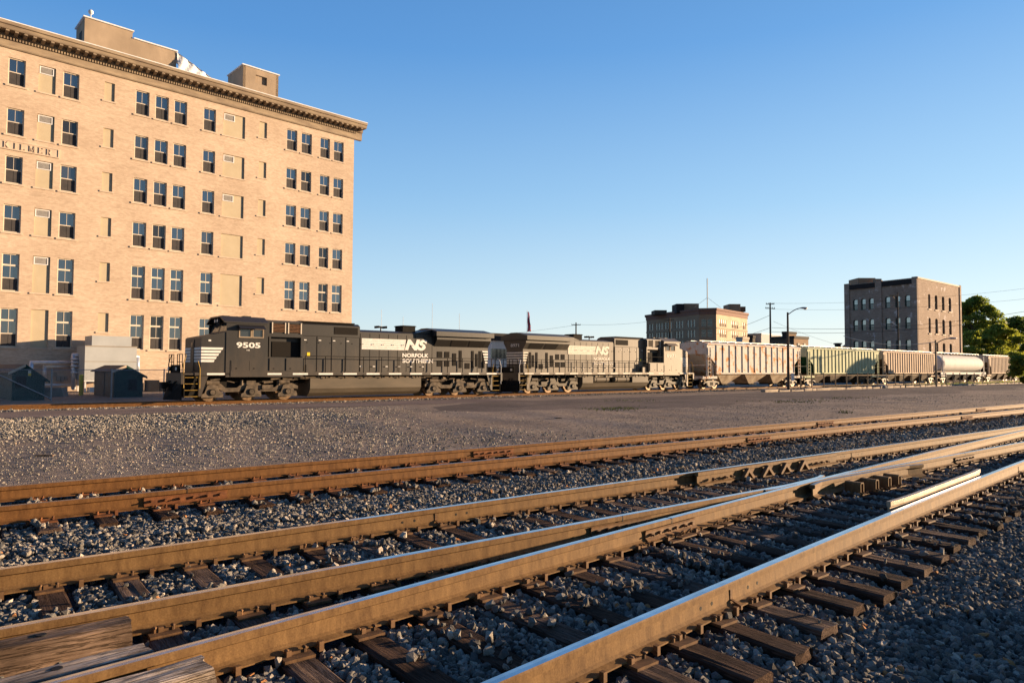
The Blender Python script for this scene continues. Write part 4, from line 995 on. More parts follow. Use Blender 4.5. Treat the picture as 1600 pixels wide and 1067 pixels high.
        cp_=MB().box(*sorted((X_(.0),X_(.22))),-.16,.2,.72,1.02).box(*sorted((X_(.2),X_(.7))),-.1,.1,.78,.97).cyl((X_(.05),-.12,.7),(X_(.05),-.12,1.04),.07,8)
        for k in (-.7,-.45,.5,.8):
            cp_.tube([Vector((X_(.55),k,1.1)),Vector((X_(.3),k+.05,.75)),Vector((X_(.32),k+.12,.5)),Vector((X_(.5),k+.2,.6))],.03,6)
        cp_.build('coupler',M['under_dark'],L)
        for sg in (-1,1):
            s_=MB()
            for k in range(4):
                z=.30+.33*k; s_.box(*sorted((X_(.72),X_(1.42))),sg*1.28-.12,sg*1.28+.12,z-.02,z+.02,1).box(*sorted((X_(.72),X_(1.42))),sg*1.42-.012,sg*1.42+.012,z-.012,z+.014,2)
            s_.box(*sorted((X_(.7),X_(.74))),sg*1.3-.15,sg*1.3+.15,.25,1.5,1).prism([(X_(1.42),.3),(X_(1.55),.3),(X_(1.9),1.4),(X_(1.42),1.4)],sg*1.42-.03,sg*1.42+.03,0,'y').box(*sorted((X_(.74),X_(1.42))),sg*1.14-.015,sg*1.14+.015,.28,1.42,1)
            s_.build('step_ladder',[P,M['under_dark'],M['dullyellow']],L)
            r_=MB(); r_.tube([Vector((X_(.68),sg*1.48,.75)),Vector((X_(.66),sg*1.48,2.0)),Vector((X_(.78),sg*1.44,2.45)),Vector((X_(.78),sg*1.2,2.5))],.022,6,1 if dr>0 else 0)
            r_.tube([Vector((X_(1.45),sg*1.52,.7)),Vector((X_(1.45),sg*1.52,1.75)),Vector((X_(1.35),sg*1.5,2.15))],.024,6,1)
            r_.build('grab_rail',[M['whitemetal'],M['dullyellow']],L)
        e=MB()
        for y in (-1.3,-.75,-.35,.35,.75,1.3): e.cyl((X_(.64),y,1.5),(X_(.64),y,2.5),.022,6)
        for y0,y1 in ((-1.3,-.35),(.35,1.3)):
            e.cyl((X_(.64),y0,2.5),(X_(.64),y1,2.5),.022,6); e.cyl((X_(.64),y0,2.1),(X_(.64),y1,2.1),.018,6)
        e.box(*sorted((X_(.62),X_(.66))),-.9,.9,1.5,1.95); e.build('end_railing',M['under_dark'],L)
        dl=MB()
        for sg in (-1,1): dl.box(*sorted((X_(.5),X_(.62))),sg*.75-.12,sg*.75+.12,1.62,1.86,0).cyl((X_(.46),sg*.75,1.74),(X_(.5),sg*.75,1.74),.09,12,1)
        dl.build('ditch_light',[M['under_dark'],M['lampglass']],L)
    for sg in (-1,1):
        hr=MB(); xs=[7.2+1.24*i for i in range(12)]
        for x in xs: hr.cyl((x,sg*1.49,1.4),(x,sg*1.49,2.5),.024,6); hr.cyl((x,sg*1.5,1.2),(x,sg*1.5,1.5),.035,6)
        hr.cyl((7.2,sg*1.49,2.5),(20.85,sg*1.49,2.5),.022,6); 
        if near>0:
            
            hr.cyl((7.2,sg*1.49,2.15),(20.85,sg*1.49,2.15),.018,6); hr.tube([Vector((7.2,sg*1.49,2.5)),Vector((6.8,sg*1.5,2.9)),Vector((5.2,sg*1.5,2.9))],.022,6)
        hr.build('handrail',M['under_dark'],L)
    return L
locomotive('clean black locomotive numbered 9505 at the head of the train by the brick warehouse',-23.35,False,'paint1','under','tank','white','9505',-1,True)
locomotive('dusty faded black locomotive numbered 8971, second in the train and facing the hopper cars',21.85,True,'paint2','tank','tank','white2','8971',1,False)

def truck2(parent,xc,mat):
    tr=MB()
    for sg in (-1,1):
        y0,y1=sorted((sg*.98,sg*1.12))
        tr.prism([(xc-1.25,.42),(xc-1.25,.6),(xc-.6,.78),(xc+.6,.78),(xc+1.25,.6),(xc+1.25,.42),(xc+.75,.42),(xc+.45,.2),(xc-.45,.2),(xc-.75,.42)],y0,y1,0,'y')
        for q in (-.18,0,.18): tr.cyl((xc+q,sg*1.08,.32),(xc+q,sg*1.08,.62),.07,8,1)
        for q in (-.88,.88): tr.cyl((xc+q,sg*1.0,.46),(xc+q,sg*1.2,.46),.11,10,1)
    tr.box(xc-.25,xc+.25,-1.1,1.1,.35,.8,1); t_=tr.build('truck',[mat,M['under_dark']],parent)
    for q in (-.88,.88):
        for y in (-.755,.755): wheel(t_,xc+q,y,.46)
def ladder(parent,x,y,z0,z1,n,mat,w=.42,out=0):
    mb=MB().box(x-w/2-.025,x-w/2+.02,y-.02,y+.02,z0,z1).box(x+w/2-.02,x+w/2+.025,y-.02,y+.02,z0,z1)
    for k in range(n): z=z0+(z1-z0)*(k+.5)/n; mb.box(x-w/2,x+w/2,y-.015,y+.015,z-.015,z+.02)
    return mb.build('ladder',mat,parent)
def hopper(label,s0,s1,mat,endmat,nrib,kind='rib',bays=3,seed=0,undm='hop_under'):
    """local x from end sill to end sill"""
    L=s1-s0; H=empty('hopper_car',tpos(s0),rzt,label,'hopper car','covered hopper cars in the freight train'); B=M[mat]; E_=M[endmat]; U=M[undm]; rr=random.Random(seed)
    zt,zb=4.30,1.50; W=1.55; i0,i1=1.55,L-1.55+ -.0
    mb=MB()
    if kind=='rib':
        for sg in (-1,1):
            y0,y1=sorted((sg*(W-.06),sg*W))
            mb.prism([(0,zt),(0,3.35),(.15,3.25),(i0*.92,2.35),(i0,1.5),(i1,1.5),(L-i0*.92+.0,2.35),(L-.15,3.25),(L,3.35),(L,zt)],y0,y1,0,'y')
            for k in range(nrib):
                x=i0-.05+(i1-i0+.1)*k/(nrib-1); mb.prism([(x-.06,sg*W),(x-.03,sg*(W+.075)),(x+.03,sg*(W+.075)),(x+.06,sg*W)],zb,zt-.12,0,'z')
            yy=sorted((sg*(W-.02),sg*(W+.09))); mb.box(0,L,*yy,zt-.12,zt); mb.box(i0-.1,i1+.1,*sorted((sg*(W-.03),sg*(W+.08))),zb-.1,zb+.04)
        mb.prism([(-W,zt),(W,zt),(.9,zt+.16),(-.9,zt+.16)],0,L,0,'x')
        # slope sheets at the ends
        mb.add([(.02,-W+.06,3.3),(.02,W-.06,3.3),(2.3,W-.06,1.5),(2.3,-W+.06,1.5)],[(0,1,2,3)],1); mb.add([(L-.02,-W+.06,3.3),(L-.02,W-.06,3.3),(L-2.3,W-.06,1.5),(L-2.3,-W+.06,1.5)],[(3,2,1,0)],1)
        mb.box(0,.05,-W+.06,W-.06,3.3,zt,0).box(L-.05,L,-W+.06,W-.06,3.3,zt,0)
    else:
        n=28; ring=[]
        for k in range(n+1):
            a=math.pi*(-.32)+math.pi*1.64*k/n; ring.append((1.62*math.cos(a),2.9+1.38*math.sin(a)))
        xs=[0,.08,.25,.5]+list(np.linspace(.8,L-.8,12))+[L-.5,L-.25,L-.08,L]
        base=len(mb.v)
        for x in xs:
            e=min(x,L-x); q=1-.16*max(0,(.8-e)/.8)**2
            for (y,z) in ring: mb.v.append((x,y*q,2.7+(z-2.7)*q))
        mm=len(ring)
        for i in range(len(xs)-1):
            for k in range(mm-1): mb.f.append((base+i*mm+k,base+i*mm+k+1,base+(i+1)*mm+k+1,base+(i+1)*mm+k)); mb.m.append(0)
        mb.f.append(tuple(base+k for k in range(mm))); mb.m.append(0); mb.f.append(tuple(base+(len(xs)-1)*mm+k for k in range(mm))); mb.m.append(0)
        mb.box(-.8,L+.8,-W,-W+.12,1.25,1.6,0).box(-.8,L+.8,W-.12,W,1.25,1.6,0)
    body=mb.build('body',[B,E_],H)
    # hopper bays
    bw=(i1-i0-.2)/bays
    for k in range(bays):
        x0=i0+.1+bw*k; x1=x0+bw; c=(x0+x1)/2; q=MB()
        top=[(x0,-1.48,1.5),(x1,-1.48,1.5),(x1,1.48,1.5),(x0,1.48,1.5)]; h=.35; w2=.75; sh=-.0
        bot=[(c-h,-w2,.38),(c+h,-w2,.38),(c+h,w2,.38),(c-h,w2,.38)]
        q.add(top+bot,[(0,1,5,4),(1,2,6,5),(2,3,7,6),(3,0,4,7),(4,5,6,7)],0); q.box(c-h-.08,c+h+.08,-w2-.1,w2+.1,.28,.42,1)
        q.cyl((c-h-.1,-1.1,.34),(c+h+.1,-1.1,.34),.05,6,1)
        q.build('hopper_bay',[U,M['under_dark']],H)
    # end platforms
    sl=MB(); 
    for a,b in ((-.6,1.9),(L-1.9,L+.6)):
        sl.box(a,b,-1.4,-1.28,.95,1.2,0).box(a,b,1.28,1.4,.95,1.2,0).box(a,b,-.35,.35,.85,1.2,1)
        sl.box(a if a<0 else b-.12,(a+.12) if a<0 else b,-1.5,1.5,.95,1.2,0)
    for a in (.05,L-.05):
        for sg in (-1,1): sl.box(a-.05,a+.05,sg*1.48-.05,sg*1.48+.05,1.2,zt-.1,0)
        sl.box(a-.04,a+.04,-1.4,1.4,2.2,2.28,0)
    for sg in (-1,1):
        for a in (1.3,L-1.3): sl.box(a-.05,a+.05,sg*1.3-.04,sg*1.3+.04,1.2,2.7,0)
    sl.build('end_sill',[B,M['under_dark']],H)
    for x in (.35,L-.35):
        for sg in (-1,1): ladder(H,x,sg*(W+.03),1.05,3.9 if kind=='rib' else 3.4,8,B)
    for xe,dr in ((-.6,-1),(L+.6,1)):
        MB().box(*sorted((xe,xe+dr*.35)),-.14,.14,.75,1.0).cyl((xe+dr*.3,0,.7),(xe+dr*.3,0,1.05),.1,8).build('coupler',M['under_dark'],H)
    rw=MB().box(.0,L,-.75,-.25,zt+.26,zt+.30,0).box(0,L,.25,.75,zt+.26,zt+.30,0)
    for x in np.arange(.4,L,1.4): rw.box(x-.03,x+.03,-.8,.8,zt+.08,zt+.26,0)
    rw.build('running_board',M['galv'],H)
    for k in range(4 if kind=='rib' else 3):
        x=L*(k+.5)/4 if kind=='rib' else L*(k+.5)/3; MB().box(x-1.2,x+1.2,-.22,.22,zt+.12,zt+.24).box(x-.05,x+.05,-.26,.26,zt+.24,zt+.28).build('hatch',B,H)
    truck2(H,1.35,M['tank']); truck2(H,L-1.35,M['tank'])
    bc=MB().cyl((2.0,-.9,1.15),(2.8,-.9,1.15),.16,10).box(L-2.8,L-2.2,-1.0,-.6,.9,1.3); bc.build('brake_gear',M['under'],H)
    if kind=='rib' and mat=='hop_green':
        lettering('car_marking','CNW 178',.3,M['white'],body,(3.2,-W-.006,2.9),(R(90),0,0),0,width=1.4,height=.26,depth=.003)
        k=kids[body.name][-1]; bpy.data.objects.remove(k); kids[body.name].pop()
    return H
hopper('grey covered hopper with orange rust patches coupled right behind the locomotives',23.3,40.95,'hop_gray','hop_gray',14,bays=3,seed=1)
hopper('pale green ribbed covered hopper with a dark green end, second hopper in the train',42.5,61.25,'hop_green','hop_dkgreen',19,bays=4,seed=2,undm='under')
hopper('brownish tan ribbed covered hopper between the green one and the round white car',62.6,81.4,'hop_tan','under',21,bays=4,seed=3,undm='under')
hopper('white round bodied covered hopper car partly shaded by the tree',83.8,102.7,'hop_white','under',0,'round',4,seed=4,undm='under_dark')
hopper('pale tan ribbed covered hopper, last in view half hidden by the tree',104.9,123.5,'hop_tan','under',21,bays=4,seed=5,undm='under')

# ------------------------------------------------------------ distant buildings
def facade_bld(root,A,B,z0,z1,wins,wmat,depth=.3,glassmat='glass_far',frame=None,arch=False,sill=None):
    """one straight facade from world point A to B (left to right as seen); wins=(x0,x1,z0,z1) in metres"""
    A=Vector((A[0],A[1],0)); B=Vector((B[0],B[1],0)); an=math.atan2((B-A).y,(B-A).x); L=(B-A).length
    base=root.location
    lp=Matrix.Rotation(-root.rotation_euler.z,3,'Z')@(A-Vector((base.x,base.y,0)))
    mb=MB(); wall(mb,0,L,z0,z1,wins,depth)
    if arch:
        for (a,b,c,d) in wins:
            r_=(b-a)/2; h=r_*arch; n=6
            for i in range(n):
                t0,t1=math.pi*i/n,math.pi*(i+1)/n
                xa,xb=(a+b)/2-r_*math.cos(t0),(a+b)/2-r_*math.cos(t1); za,zb_=d-h+h*math.sin(t0),d-h+h*math.sin(t1)
                mb.add([(xa,-.0,za),(xb,-.0,zb_),(xb,0,d),(xa,0,d)],[(0,1,2,3)]); mb.add([(xa,0,za),(xb,0,zb_),(xb,depth,zb_),(xa,depth,za)],[(0,1,2,3)])
    fo=mb.build('wall',M[wmat],root,lp,an-root.rotation_euler.z,fix=False)
    for (a,b,c,d) in wins:
        w_=MB(); f=.09; w_.box(a,a+f,depth-.12,depth,c,d).box(b-f,b,depth-.12,depth,c,d).box(a+f,b-f,depth-.12,depth,c,c+f).box(a+f,b-f,depth-.12,depth,d-f,d).box(a+f,b-f,depth-.12,depth,(c+d)/2-.06,(c+d)/2+.06)
        wo_=w_.build('window',M[frame or 'frame'],fo)
        MB().box(a+f,b-f,depth-.04,depth-.03,(c+d)/2,d-f,0).box(a+f,b-f,depth-.04,depth-.03,c+f,(c+d)/2,1).build('pane',[M[glassmat],M['glass_far']],wo_)
        if sill: MB().box(a-.15,b+.15,-.12,.05,c-.22,c-.0).build('sill',M[sill],wo_)
    return fo,L
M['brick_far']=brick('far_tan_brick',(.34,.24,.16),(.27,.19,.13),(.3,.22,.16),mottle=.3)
M['brick_sunlit']=brick('far_brick_sunlit',(.62,.50,.36),(.52,.41,.29),(.5,.4,.3),mottle=.3)  # lighter copy of the far brick, sunlight on the right face put into colour
M['brick_old']=brick('old_brown_brick',(.36,.285,.23),(.28,.22,.18),(.32,.26,.215),patch=(.50,.44,.41),patch_lo=.585,mottle=.6)
M['darktrim']=pm('dark_parapet_trim',(.03,.025,.025),(.02,.018,.018),3,.8)
M['greenframe']=pm('dark_green_frame',(.015,.07,.06),(.012,.05,.045),4,.5)
M['redbrown']=pm('red_brown_cornice',(.22,.12,.09),(.16,.09,.07),2,.8)
M['darkbrick']=pm('dark_brown_wall',(.10,.08,.06),(.07,.055,.045),1,.85)
M['bluegray']=pm('blue_gray_metal_wall',(.42,.47,.52),(.36,.41,.46),1,.6)
zR=28.0
Cn=onz(1119,481.3,zR); Bn=onz(1092,481.9,zR); An=onz(1010,492.3,zR); Dn=onz(1167.5,489.5,zR)
fbld=empty('office_building',(Cn.x,Cn.y,0),0,'distant tan office building with a projecting cornice and a rooftop mast','building')
def fwins(L,groups,rows_):
    o=[]
    for (c,n,wd,gap) in groups:
        tot=n*wd+(n-1)*gap; x=c-tot/2
        for k in range(n):
            for (a,b) in rows_: o.append((x+k*(wd+gap),x+k*(wd+gap)+wd,a,b))
    return o
rowsF=[(20.2,23.4),(15.6,18.9),(11.0,14.3),(6.4,9.7)]
L1=(Bn-An).length; L2=(Cn-Bn).length; L3=(Dn-Cn).length
g1_=[(L1*.09,2,1.7,.6),(L1*.26,3,1.6,.6),(L1*.44,3,1.6,.6),(L1*.65,3,1.6,.6),(L1*.86,3,1.6,.6)]
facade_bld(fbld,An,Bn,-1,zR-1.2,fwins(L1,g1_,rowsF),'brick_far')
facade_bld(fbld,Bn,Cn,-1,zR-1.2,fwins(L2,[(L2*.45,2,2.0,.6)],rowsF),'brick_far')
facade_bld(fbld,Cn,Dn,-1,zR-1.2,fwins(L3,[(L3*.2,4,1.3,.7),(L3*.58,4,1.3,.7),(L3*.89,2,1.3,.7)],rowsF),'brick_sunlit',glassmat='glass_bright')
def lp_(root,P): return Matrix.Rotation(-root.rotation_euler.z,3,'Z')@(Vector(P)-root.location)
inn=(Vector((.27,1,0))).normalized()*24
poly=[lp_(fbld,p) for p in (An,Bn,Cn,Dn,Dn+inn,An+inn*.9)]
c0=sum(poly,Vector())/len(poly); ins=[c0+(p-c0)*.985 for p in poly]; out=[c0+(p-c0)*1.035 for p in poly]
MB().prism([(p.x,p.y) for p in ins],-1,zR-.6,0,'z').build('core',M['darkbrick'],fbld)
MB().prism([(p.x,p.y) for p in out],zR-.9,zR,0,'z').prism([(c0.x+(p.x-c0.x)*1.012,c0.y+(p.y-c0.y)*1.012) for p in poly],zR-2.6,zR-.9,0,'z').build('cornice',M['redbrown'],fbld)
MB().prism([(c0.x+(p.x-c0.x)*1.008,c0.y+(p.y-c0.y)*1.008) for p in poly],19.2,19.7,0,'z').build('string_course',M['cornice'],fbld)
def block(root,px0,px1,pyt,pyb,Y,dep,mat,name):
    a=at(px0,pyt,Y); b=at(px1,pyt,Y); z1=a.z; z0=at(px0,pyb,Y).z
    p=lp_(root,(a.x,a.y,0)); q=lp_(root,(b.x,b.y,0))
    return MB().box(p.x,q.x,p.y,p.y+dep,z0,z1).build(name,M[mat],root)
block(fbld,1023,1042,484.5,491,322,8,'darkbrick','penthouse'); block(fbld,1057,1069,474.6,489,312,9,'darktrim','penthouse'); block(fbld,1069,1092,474.2,485,313,9,'brick_far','penthouse'); block(fbld,1139.5,1157,475,486,316,9,'brick_far','penthouse'); block(fbld,1158,1165,479,487,321,6,'darkbrick','penthouse')
mst=at(1105.3,481,306); mb=MB(); mt=at(1105.3,435,306); mb.cyl((0,0,0),(0,0,mt.z-mst.z),.22,6); tp=Vector((0,0,(mt.z-mst.z)*.35))
for q in ((-6,0,0),(6,0,0)): mb.cyl(tp,q,.06,4)
o=mb.build('radio_mast',M['galv'],None,mst); tag(o,'tall thin radio mast on the roof of the distant office building','mast')
# old dark brick block
zB=18.8
K=onz(1433,432.5,zB); Lk=onz(1319.5,444.5,zB); Rk=onz(1500.5,447,zB)
ob=empty('old_brick_building',(K.x,K.y,0),0,'old dark brown brick block with patched walls and green arched windows','building')
La=(Lk-K).length; Lb=(Rk-K).length
def px_on(A,B,px):   # distance from A along AB at photo column px
    for t in np.linspace(0,1,400):
        P=A+(B-A)*t; v=P-Vector((0,0,EYE)); yv=v.y*cp+v.z*sp_; u2=v.x/yv; v2=(-v.y*sp_+v.z*cp)/yv
        if 800+F_PX*(u2*cr+v2*sr)>=px: return (B-A).length*t
    return (B-A).length
xs1=[px_on(Lk,K,p) for p in (1332,1344,1344,1356,1357,1369,1382,1394.5,1397,1408,1412,1424.5)]
xs1=[px_on(Lk,K,p) for p in (1332,1339.5,1344.5,1352,1357,1364.5,1382,1390,1398,1405.5,1413,1421)]
rowsB=[(13.4,15.6),(9.3,11.5),(4.8,7.3),(.8,3.4)]
wl=[(xs1[i],xs1[i+1],a,b) for i in range(0,12,2) for (a,b) in rowsB]
facade_bld(ob,Lk,K,-1,zB-.1,wl,'brick_old',frame='greenframe',arch=.55,depth=.35,glassmat='glass_pale')
xs2=[px_on(K,Rk,p) for p in (1449.5,1453,1460,1464,1471,1475,1481.5,1485.5)]
rowsB2=[(13.2,16.0),(8.6,11.5),(3.9,6.9)]
facade_bld(ob,K,Rk,-1,zB-.1,[(xs2[i],xs2[i+1],a,b) for i in range(0,8,2) for (a,b) in rowsB2],'brick_old',frame='greenframe',arch=.5,depth=.35,sill='stone')
pl_=[lp_(ob,p) for p in (Lk,K,Rk,Rk+(Lk-K))]; c0=sum(pl_,Vector())/4
MB().prism([(c0.x+(p.x-c0.x)*.96,c0.y+(p.y-c0.y)*.96) for p in pl_],-1,zB-.5,0,'z').build('core',M['darkbrick'],ob)
dL=(K-Lk).normalized(); nL=Vector((dL.y,-dL.x,0)); dRr=(Rk-K).normalized(); nR=Vector((dRr.y,-dRr.x,0))
def strip(A,B,t0,t1,z0,z1,out,dep,mat,name):
    A_=lp_(ob,A+(B-A)*t0); B_=lp_(ob,A+(B-A)*t1); d=(B_-A_); d.z=0; L=d.length; an=math.atan2(d.y,d.x)
    return MB().box(0,L,-out,dep,z0,z1).build(name,M[mat],ob,(A_.x,A_.y,0),an)
strip(Lk,K,.08,.44,zB-1.2,zB-.3,.25,.3,'darktrim','parapet'); strip(Lk,K,.54,.93,zB-1.2,zB-.3,.25,.3,'darktrim','parapet')
for a,b in ((0,.075),(.445,.535),(.935,1.0)): strip(Lk,K,a,b,-1,zB+.05,.18,.3,'brick_old','pilaster')
strip(K,Rk,0,1,zB-.3,zB,.12,.5,'stone','coping'); strip(K,Rk,.965,1,-1,zB+.1,.15,.3,'brick_old','pilaster')
P1_=at(1341,441,141); P2_=at(1368,441,141); p=lp_(ob,(P1_.x,P1_.y,0)); MB().box(p.x,p.x+(P2_.x-P1_.x),p.y,p.y+4,17.5,at(1350,434.3,141).z).build('penthouse',M['brick_far'],ob)
P1_=at(1369,441,139); p=lp_(ob,(P1_.x,P1_.y,0)); MB().box(p.x,p.x+1.1,p.y,p.y+1.2,17.5,at(1350,435.5,139).z).build('chimney',M['brick_far'],ob)
# other low distant buildings
def simple_bld(label,pl,pc,pr,Y,matL,matR,name='building',wins=None,angL=-34,angR=50,roof=None,cat='building'):
    """box seen corner-on: left px, corner px, right px; heights at corner"""
    C_=at(pc[0],pc[1],Y); z=C_.z; L_=onz(pl[0],pl[1],z) if abs(pl[1]-577)>8 else C_; R_=onz(pr[0],pr[1],z)
    dl=Vector((math.sin(R(angL)),math.cos(R(angL)),0)); dr=Vector((math.sin(R(angR)),math.cos(R(angR)),0))
    def hit(px,d):
        r_=ray(px,pc[1]); k=r_.x/r_.y; t=(C_.x-k*C_.y)/(k*d.y-d.x); return t
    tl=max(1,hit(pl[0],dl)); tr_=max(1,hit(pr[0],dr))
    root=empty(name,(C_.x,C_.y,0),0,label,cat)
    a=dl*tl; b=dr*tr_; zz=z
    mb=MB(); mb.add([(a.x,a.y,-1),(0,0,-1),(0,0,zz),(a.x,a.y,zz)],[(0,1,2,3)],0); mb.add([(0,0,-1),(b.x,b.y,-1),(b.x,b.y,zz),(0,0,zz)],[(0,1,2,3)],1)
    c=a+b; mb.add([(c.x,c.y,-1),(a.x,a.y,-1),(a.x,a.y,zz),(c.x,c.y,zz)],[(0,1,2,3)],0); mb.add([(b.x,b.y,-1),(c.x,c.y,-1),(c.x,c.y,zz),(b.x,b.y,zz)],[(0,1,2,3)],0)
    mb.add([(0,0,zz),(b.x,b.y,zz),(c.x,c.y,zz),(a.x,a.y,zz)],[(0,1,2,3)],0); mb.build('wall',[M[matL],M[matR]],root)
    for s_ in (0,1):
        d_,t_=((dl,tl),(dr,tr_))[s_]; an=math.atan2(d_.y,d_.x); nn=-1 if s_ else 1
        mbx=MB().box(-.2,t_,min(0,nn*.25),max(0,nn*.25),zz-.6,zz+.15); mbx.build('roof_edge',M['darktrim'] if roof is None else M[roof],root,(0,0,0),an)
        if wins:
            for k in range(wins[s_]):
                x=t_*(k+.7)/(wins[s_]+.4); wv=MB().box(x-.6,x+.6,-.15,.15,zz-3.4,zz-1.9); wv.build('window',M['glass_far'],root,(0,0,0),an)
    return root
simple_bld('low tan block with small square windows and a rooftop box, right of the utility pole',(1204,527),(1240.5,525.5),(1263,526),200,'darkbrick','brick_far',wins=(3,2))
simple_bld('small dark box shaped rooftop stage on the low tan block',(1222,518.5),(1229.5,518.5),(1244,519),212,'darktrim','brick_far',name='rooftop_stage',cat='rooftop box')
simple_bld('pale blue grey warehouse with a flat roof behind the first hopper car',(1166,523),(1189.5,521),(1220,522),330,'bluegray','hop_white',roof='bluegray',name='warehouse')
simple_bld('small plain grey block at the foot of the distant office building',(1150,527),(1160,527),(1170,527.5),215,'bluegray','panel',roof='stone')
simple_bld('little dark brick building between the office building and the pale warehouse',(1168,525),(1176,525),(1180,526),225,'darktrim','darkbrick')
simple_bld('white building with blue windows glimpsed between the two locomotives',(745,527),(768,526),(800,527),110,'bluegray','hop_white',wins=(1,5))
simple_bld('long low dark roofed building behind the locomotives',(600,521.5),(742,520),(800,521),170,'darktrim','darkbrick')
o=MB().prism([(0,0),(5,0),(5,5.5),(3.6,6.6),(0,3.6)],0,6).build('gabled_house',M['darkbrick'],None,at(1314,545,150)+Vector((0,0,-5.5))); tag(o,'dark gabled house end beside the old brick block','house')
o=MB().box(-.5,.5,-.5,.5,0,7.2).box(-.7,.7,-.7,.7,7.2,7.5).build('chimney_stack',M['darkbrick'],None,at(1309,538,160)+Vector((0,0,-7.2))); tag(o,'small dark chimney beyond the green hopper','chimney')

# ------------------------------------------------------------ poles, lamps, wires
def pole(name,label,cat,px,pyt,pyb,Y,r,mat,arms=(),group=None):
    b_=at(px,pyb,Y); zt=at(px,pyt,Y).z; z0=-.5
    root=empty(name,(b_.x,b_.y,z0),0,label,cat,group); H=zt-z0
    MB().cyl((0,0,0),(0,0,H),r*1.25,10,0,r*.8).build('pole',M[mat],root)
    for (h,w_,an) in arms:
        v=Vector((math.cos(an),math.sin(an),0)); p=Vector((0,0,H-h)); m_=MB().cyl(p-v*w_,p+v*w_,.07,6)
        for k in (-.9,-.45,.45,.9): m_.cyl(p+v*w_*k,p+v*w_*k+Vector((0,0,.25)),.05,6)
        m_.build('crossarm',M[mat],root)
    return root,H
pu,hu=pole('utility_pole','tall brown utility pole with crossarms behind the first hopper car','utility pole',1204,473,545,120,.16,'postwood',((1.0,1.0,R(200)),(.25,.7,R(170)),))
sl=Vector((at(1232,608,66.6).x,66.6,-.36))
stl=empty('street_lamp',sl,0,'tall street lamp with a long curved arm in front of the grey hopper','street lamp','street lamps by the curb')
zt_=at(1230,488,66.6).z+.36
MB().cyl((0,0,0),(0,0,zt_),.14,12,0,.085).build('pole',M['postwood'],stl)
e1=at(1252,481.5,66.6)-sl
pts=[Vector((0,0,zt_-.35)),Vector((.35,0,zt_+.05)),Vector((.75,0,zt_+.32)),Vector((1.15,0,zt_+.46)),Vector((e1.x,0,e1.z))]
pts=[Vector((e1.x*t,0,zt_-.25+(e1.z-zt_+.25)*math.sin(t*math.pi/2))) for t in np.linspace(0,1,9)]
MB().tube(pts,.045,8).build('arm',M['galv'],stl); lh_=MB().ball((e1.x+.25,0,e1.z+.02),.2,0,12,(1.9,.8,.45)).build('lamp_head',M['galv'],stl,smooth=True); MB().ball((e1.x+.38,0,e1.z-.05),.13,0,10,(1.3,.9,.9)).build('lens',M['lampglass'],lh_,smooth=True)
MB().box(.2,.45,-.25,-.1,.9,1.6).build('control_box',M['whitemetal'],stl)
sl2=onz(1463,603.5,-.36); Y2=sl2.y
stl2=empty('street_lamp',sl2,0,'smaller street lamp in front of the old brick block and the round white car','street lamp','street lamps by the curb')
zt2=at(1461.5,535,Y2).z+.36; MB().cyl((0,0,0),(0,0,zt2+.3),.13,10,0,.09).build('pole',M['rustpost'],stl2)
e2=at(1482,529,Y2)-sl2; pts=[Vector((e2.x*t,0,zt2-.2+(e2.z-zt2+.2)*math.sin(t*math.pi/2))) for t in np.linspace(0,1,8)]
MB().tube(pts,.06,8).build('arm',M['rustpost'],stl2); MB().ball((e2.x+.5,0,e2.z+.03),.26,0,12,(2.2,.8,.45)).build('lamp_head',M['galv'],stl2,smooth=True)
pc,hc=pole('utility_pole','thin pole with short lit crossarm and small lamp before the old brick block','utility pole',1404,457,560,118,.13,'postwood')
def rel(root,px,py): p=at(px,py,root.location.y); return p-root.location
a,b_=rel(pc,1389,461.7),rel(pc,1402,461.7); MB().box(a.x,b_.x,-.12,.12,a.z-.1,a.z+.1).cyl(rel(pc,1395,463),rel(pc,1399.5,469),.07,6).build('crossarm',M['rustpost'],pc)
MB().cyl(rel(pc,1404,510),rel(pc,1394,504),.05,6).ball(rel(pc,1392.5,503.5),.17,0,8,(1.8,.8,.6)).build('lamp',M['lampglass'],pc)
pole('utility_pole','short utility pole with one crossarm rising behind the second locomotive','utility pole',900,504,530,150,.17,'postwood',((.5,1.0,0),))
pole('utility_pole','utility pole in front of the distant office building above the second locomotive','utility pole',1046,497,540,150,.2,'postwood',((.4,1.1,R(160)),))
fl,hf=pole('flag_pole','flag pole with a drooping red and blue flag beyond the second locomotive','flag pole',823.5,485,530,140,.06,'whitemetal')
fm=MB(); n=8
for i in range(n+1):
    for j in range(5): fm.v.append((.1+.18*j*(.4+.6*i/n)+.04*math.sin(i*1.3),.12*math.sin(j*1.7+i),hf-.3-i*.5))
for i in range(n):
    for j in range(4): k=i*5+j; fm.f.append((k,k+1,k+6,k+5)); fm.m.append(0 if (j+i)%3 else 1)
fm.build('flag',[pm('flag_red',(.5,.05,.05),(.4,.04,.04)),pm('flag_blue',(.06,.08,.25),(.05,.06,.2))],fl,fix=False)
for i,(px,pt) in enumerate(((595.5,484),(629.5,495),(675,474),(717.5,490))):
    b_=at(px,530,190); zt=at(px,pt,190).z; o=MB().cyl((0,0,0),(0,0,zt+1),.05,5).build('antenna_mast',M['galv'],None,(b_.x,b_.y,-1)); tag(o,['thin antenna mast above the horns of the first locomotive','shortest thin antenna mast, just left of the exhaust stack','tallest thin antenna mast above the first locomotive','thin antenna mast nearest the second locomotive'][i],'mast','thin antenna masts')
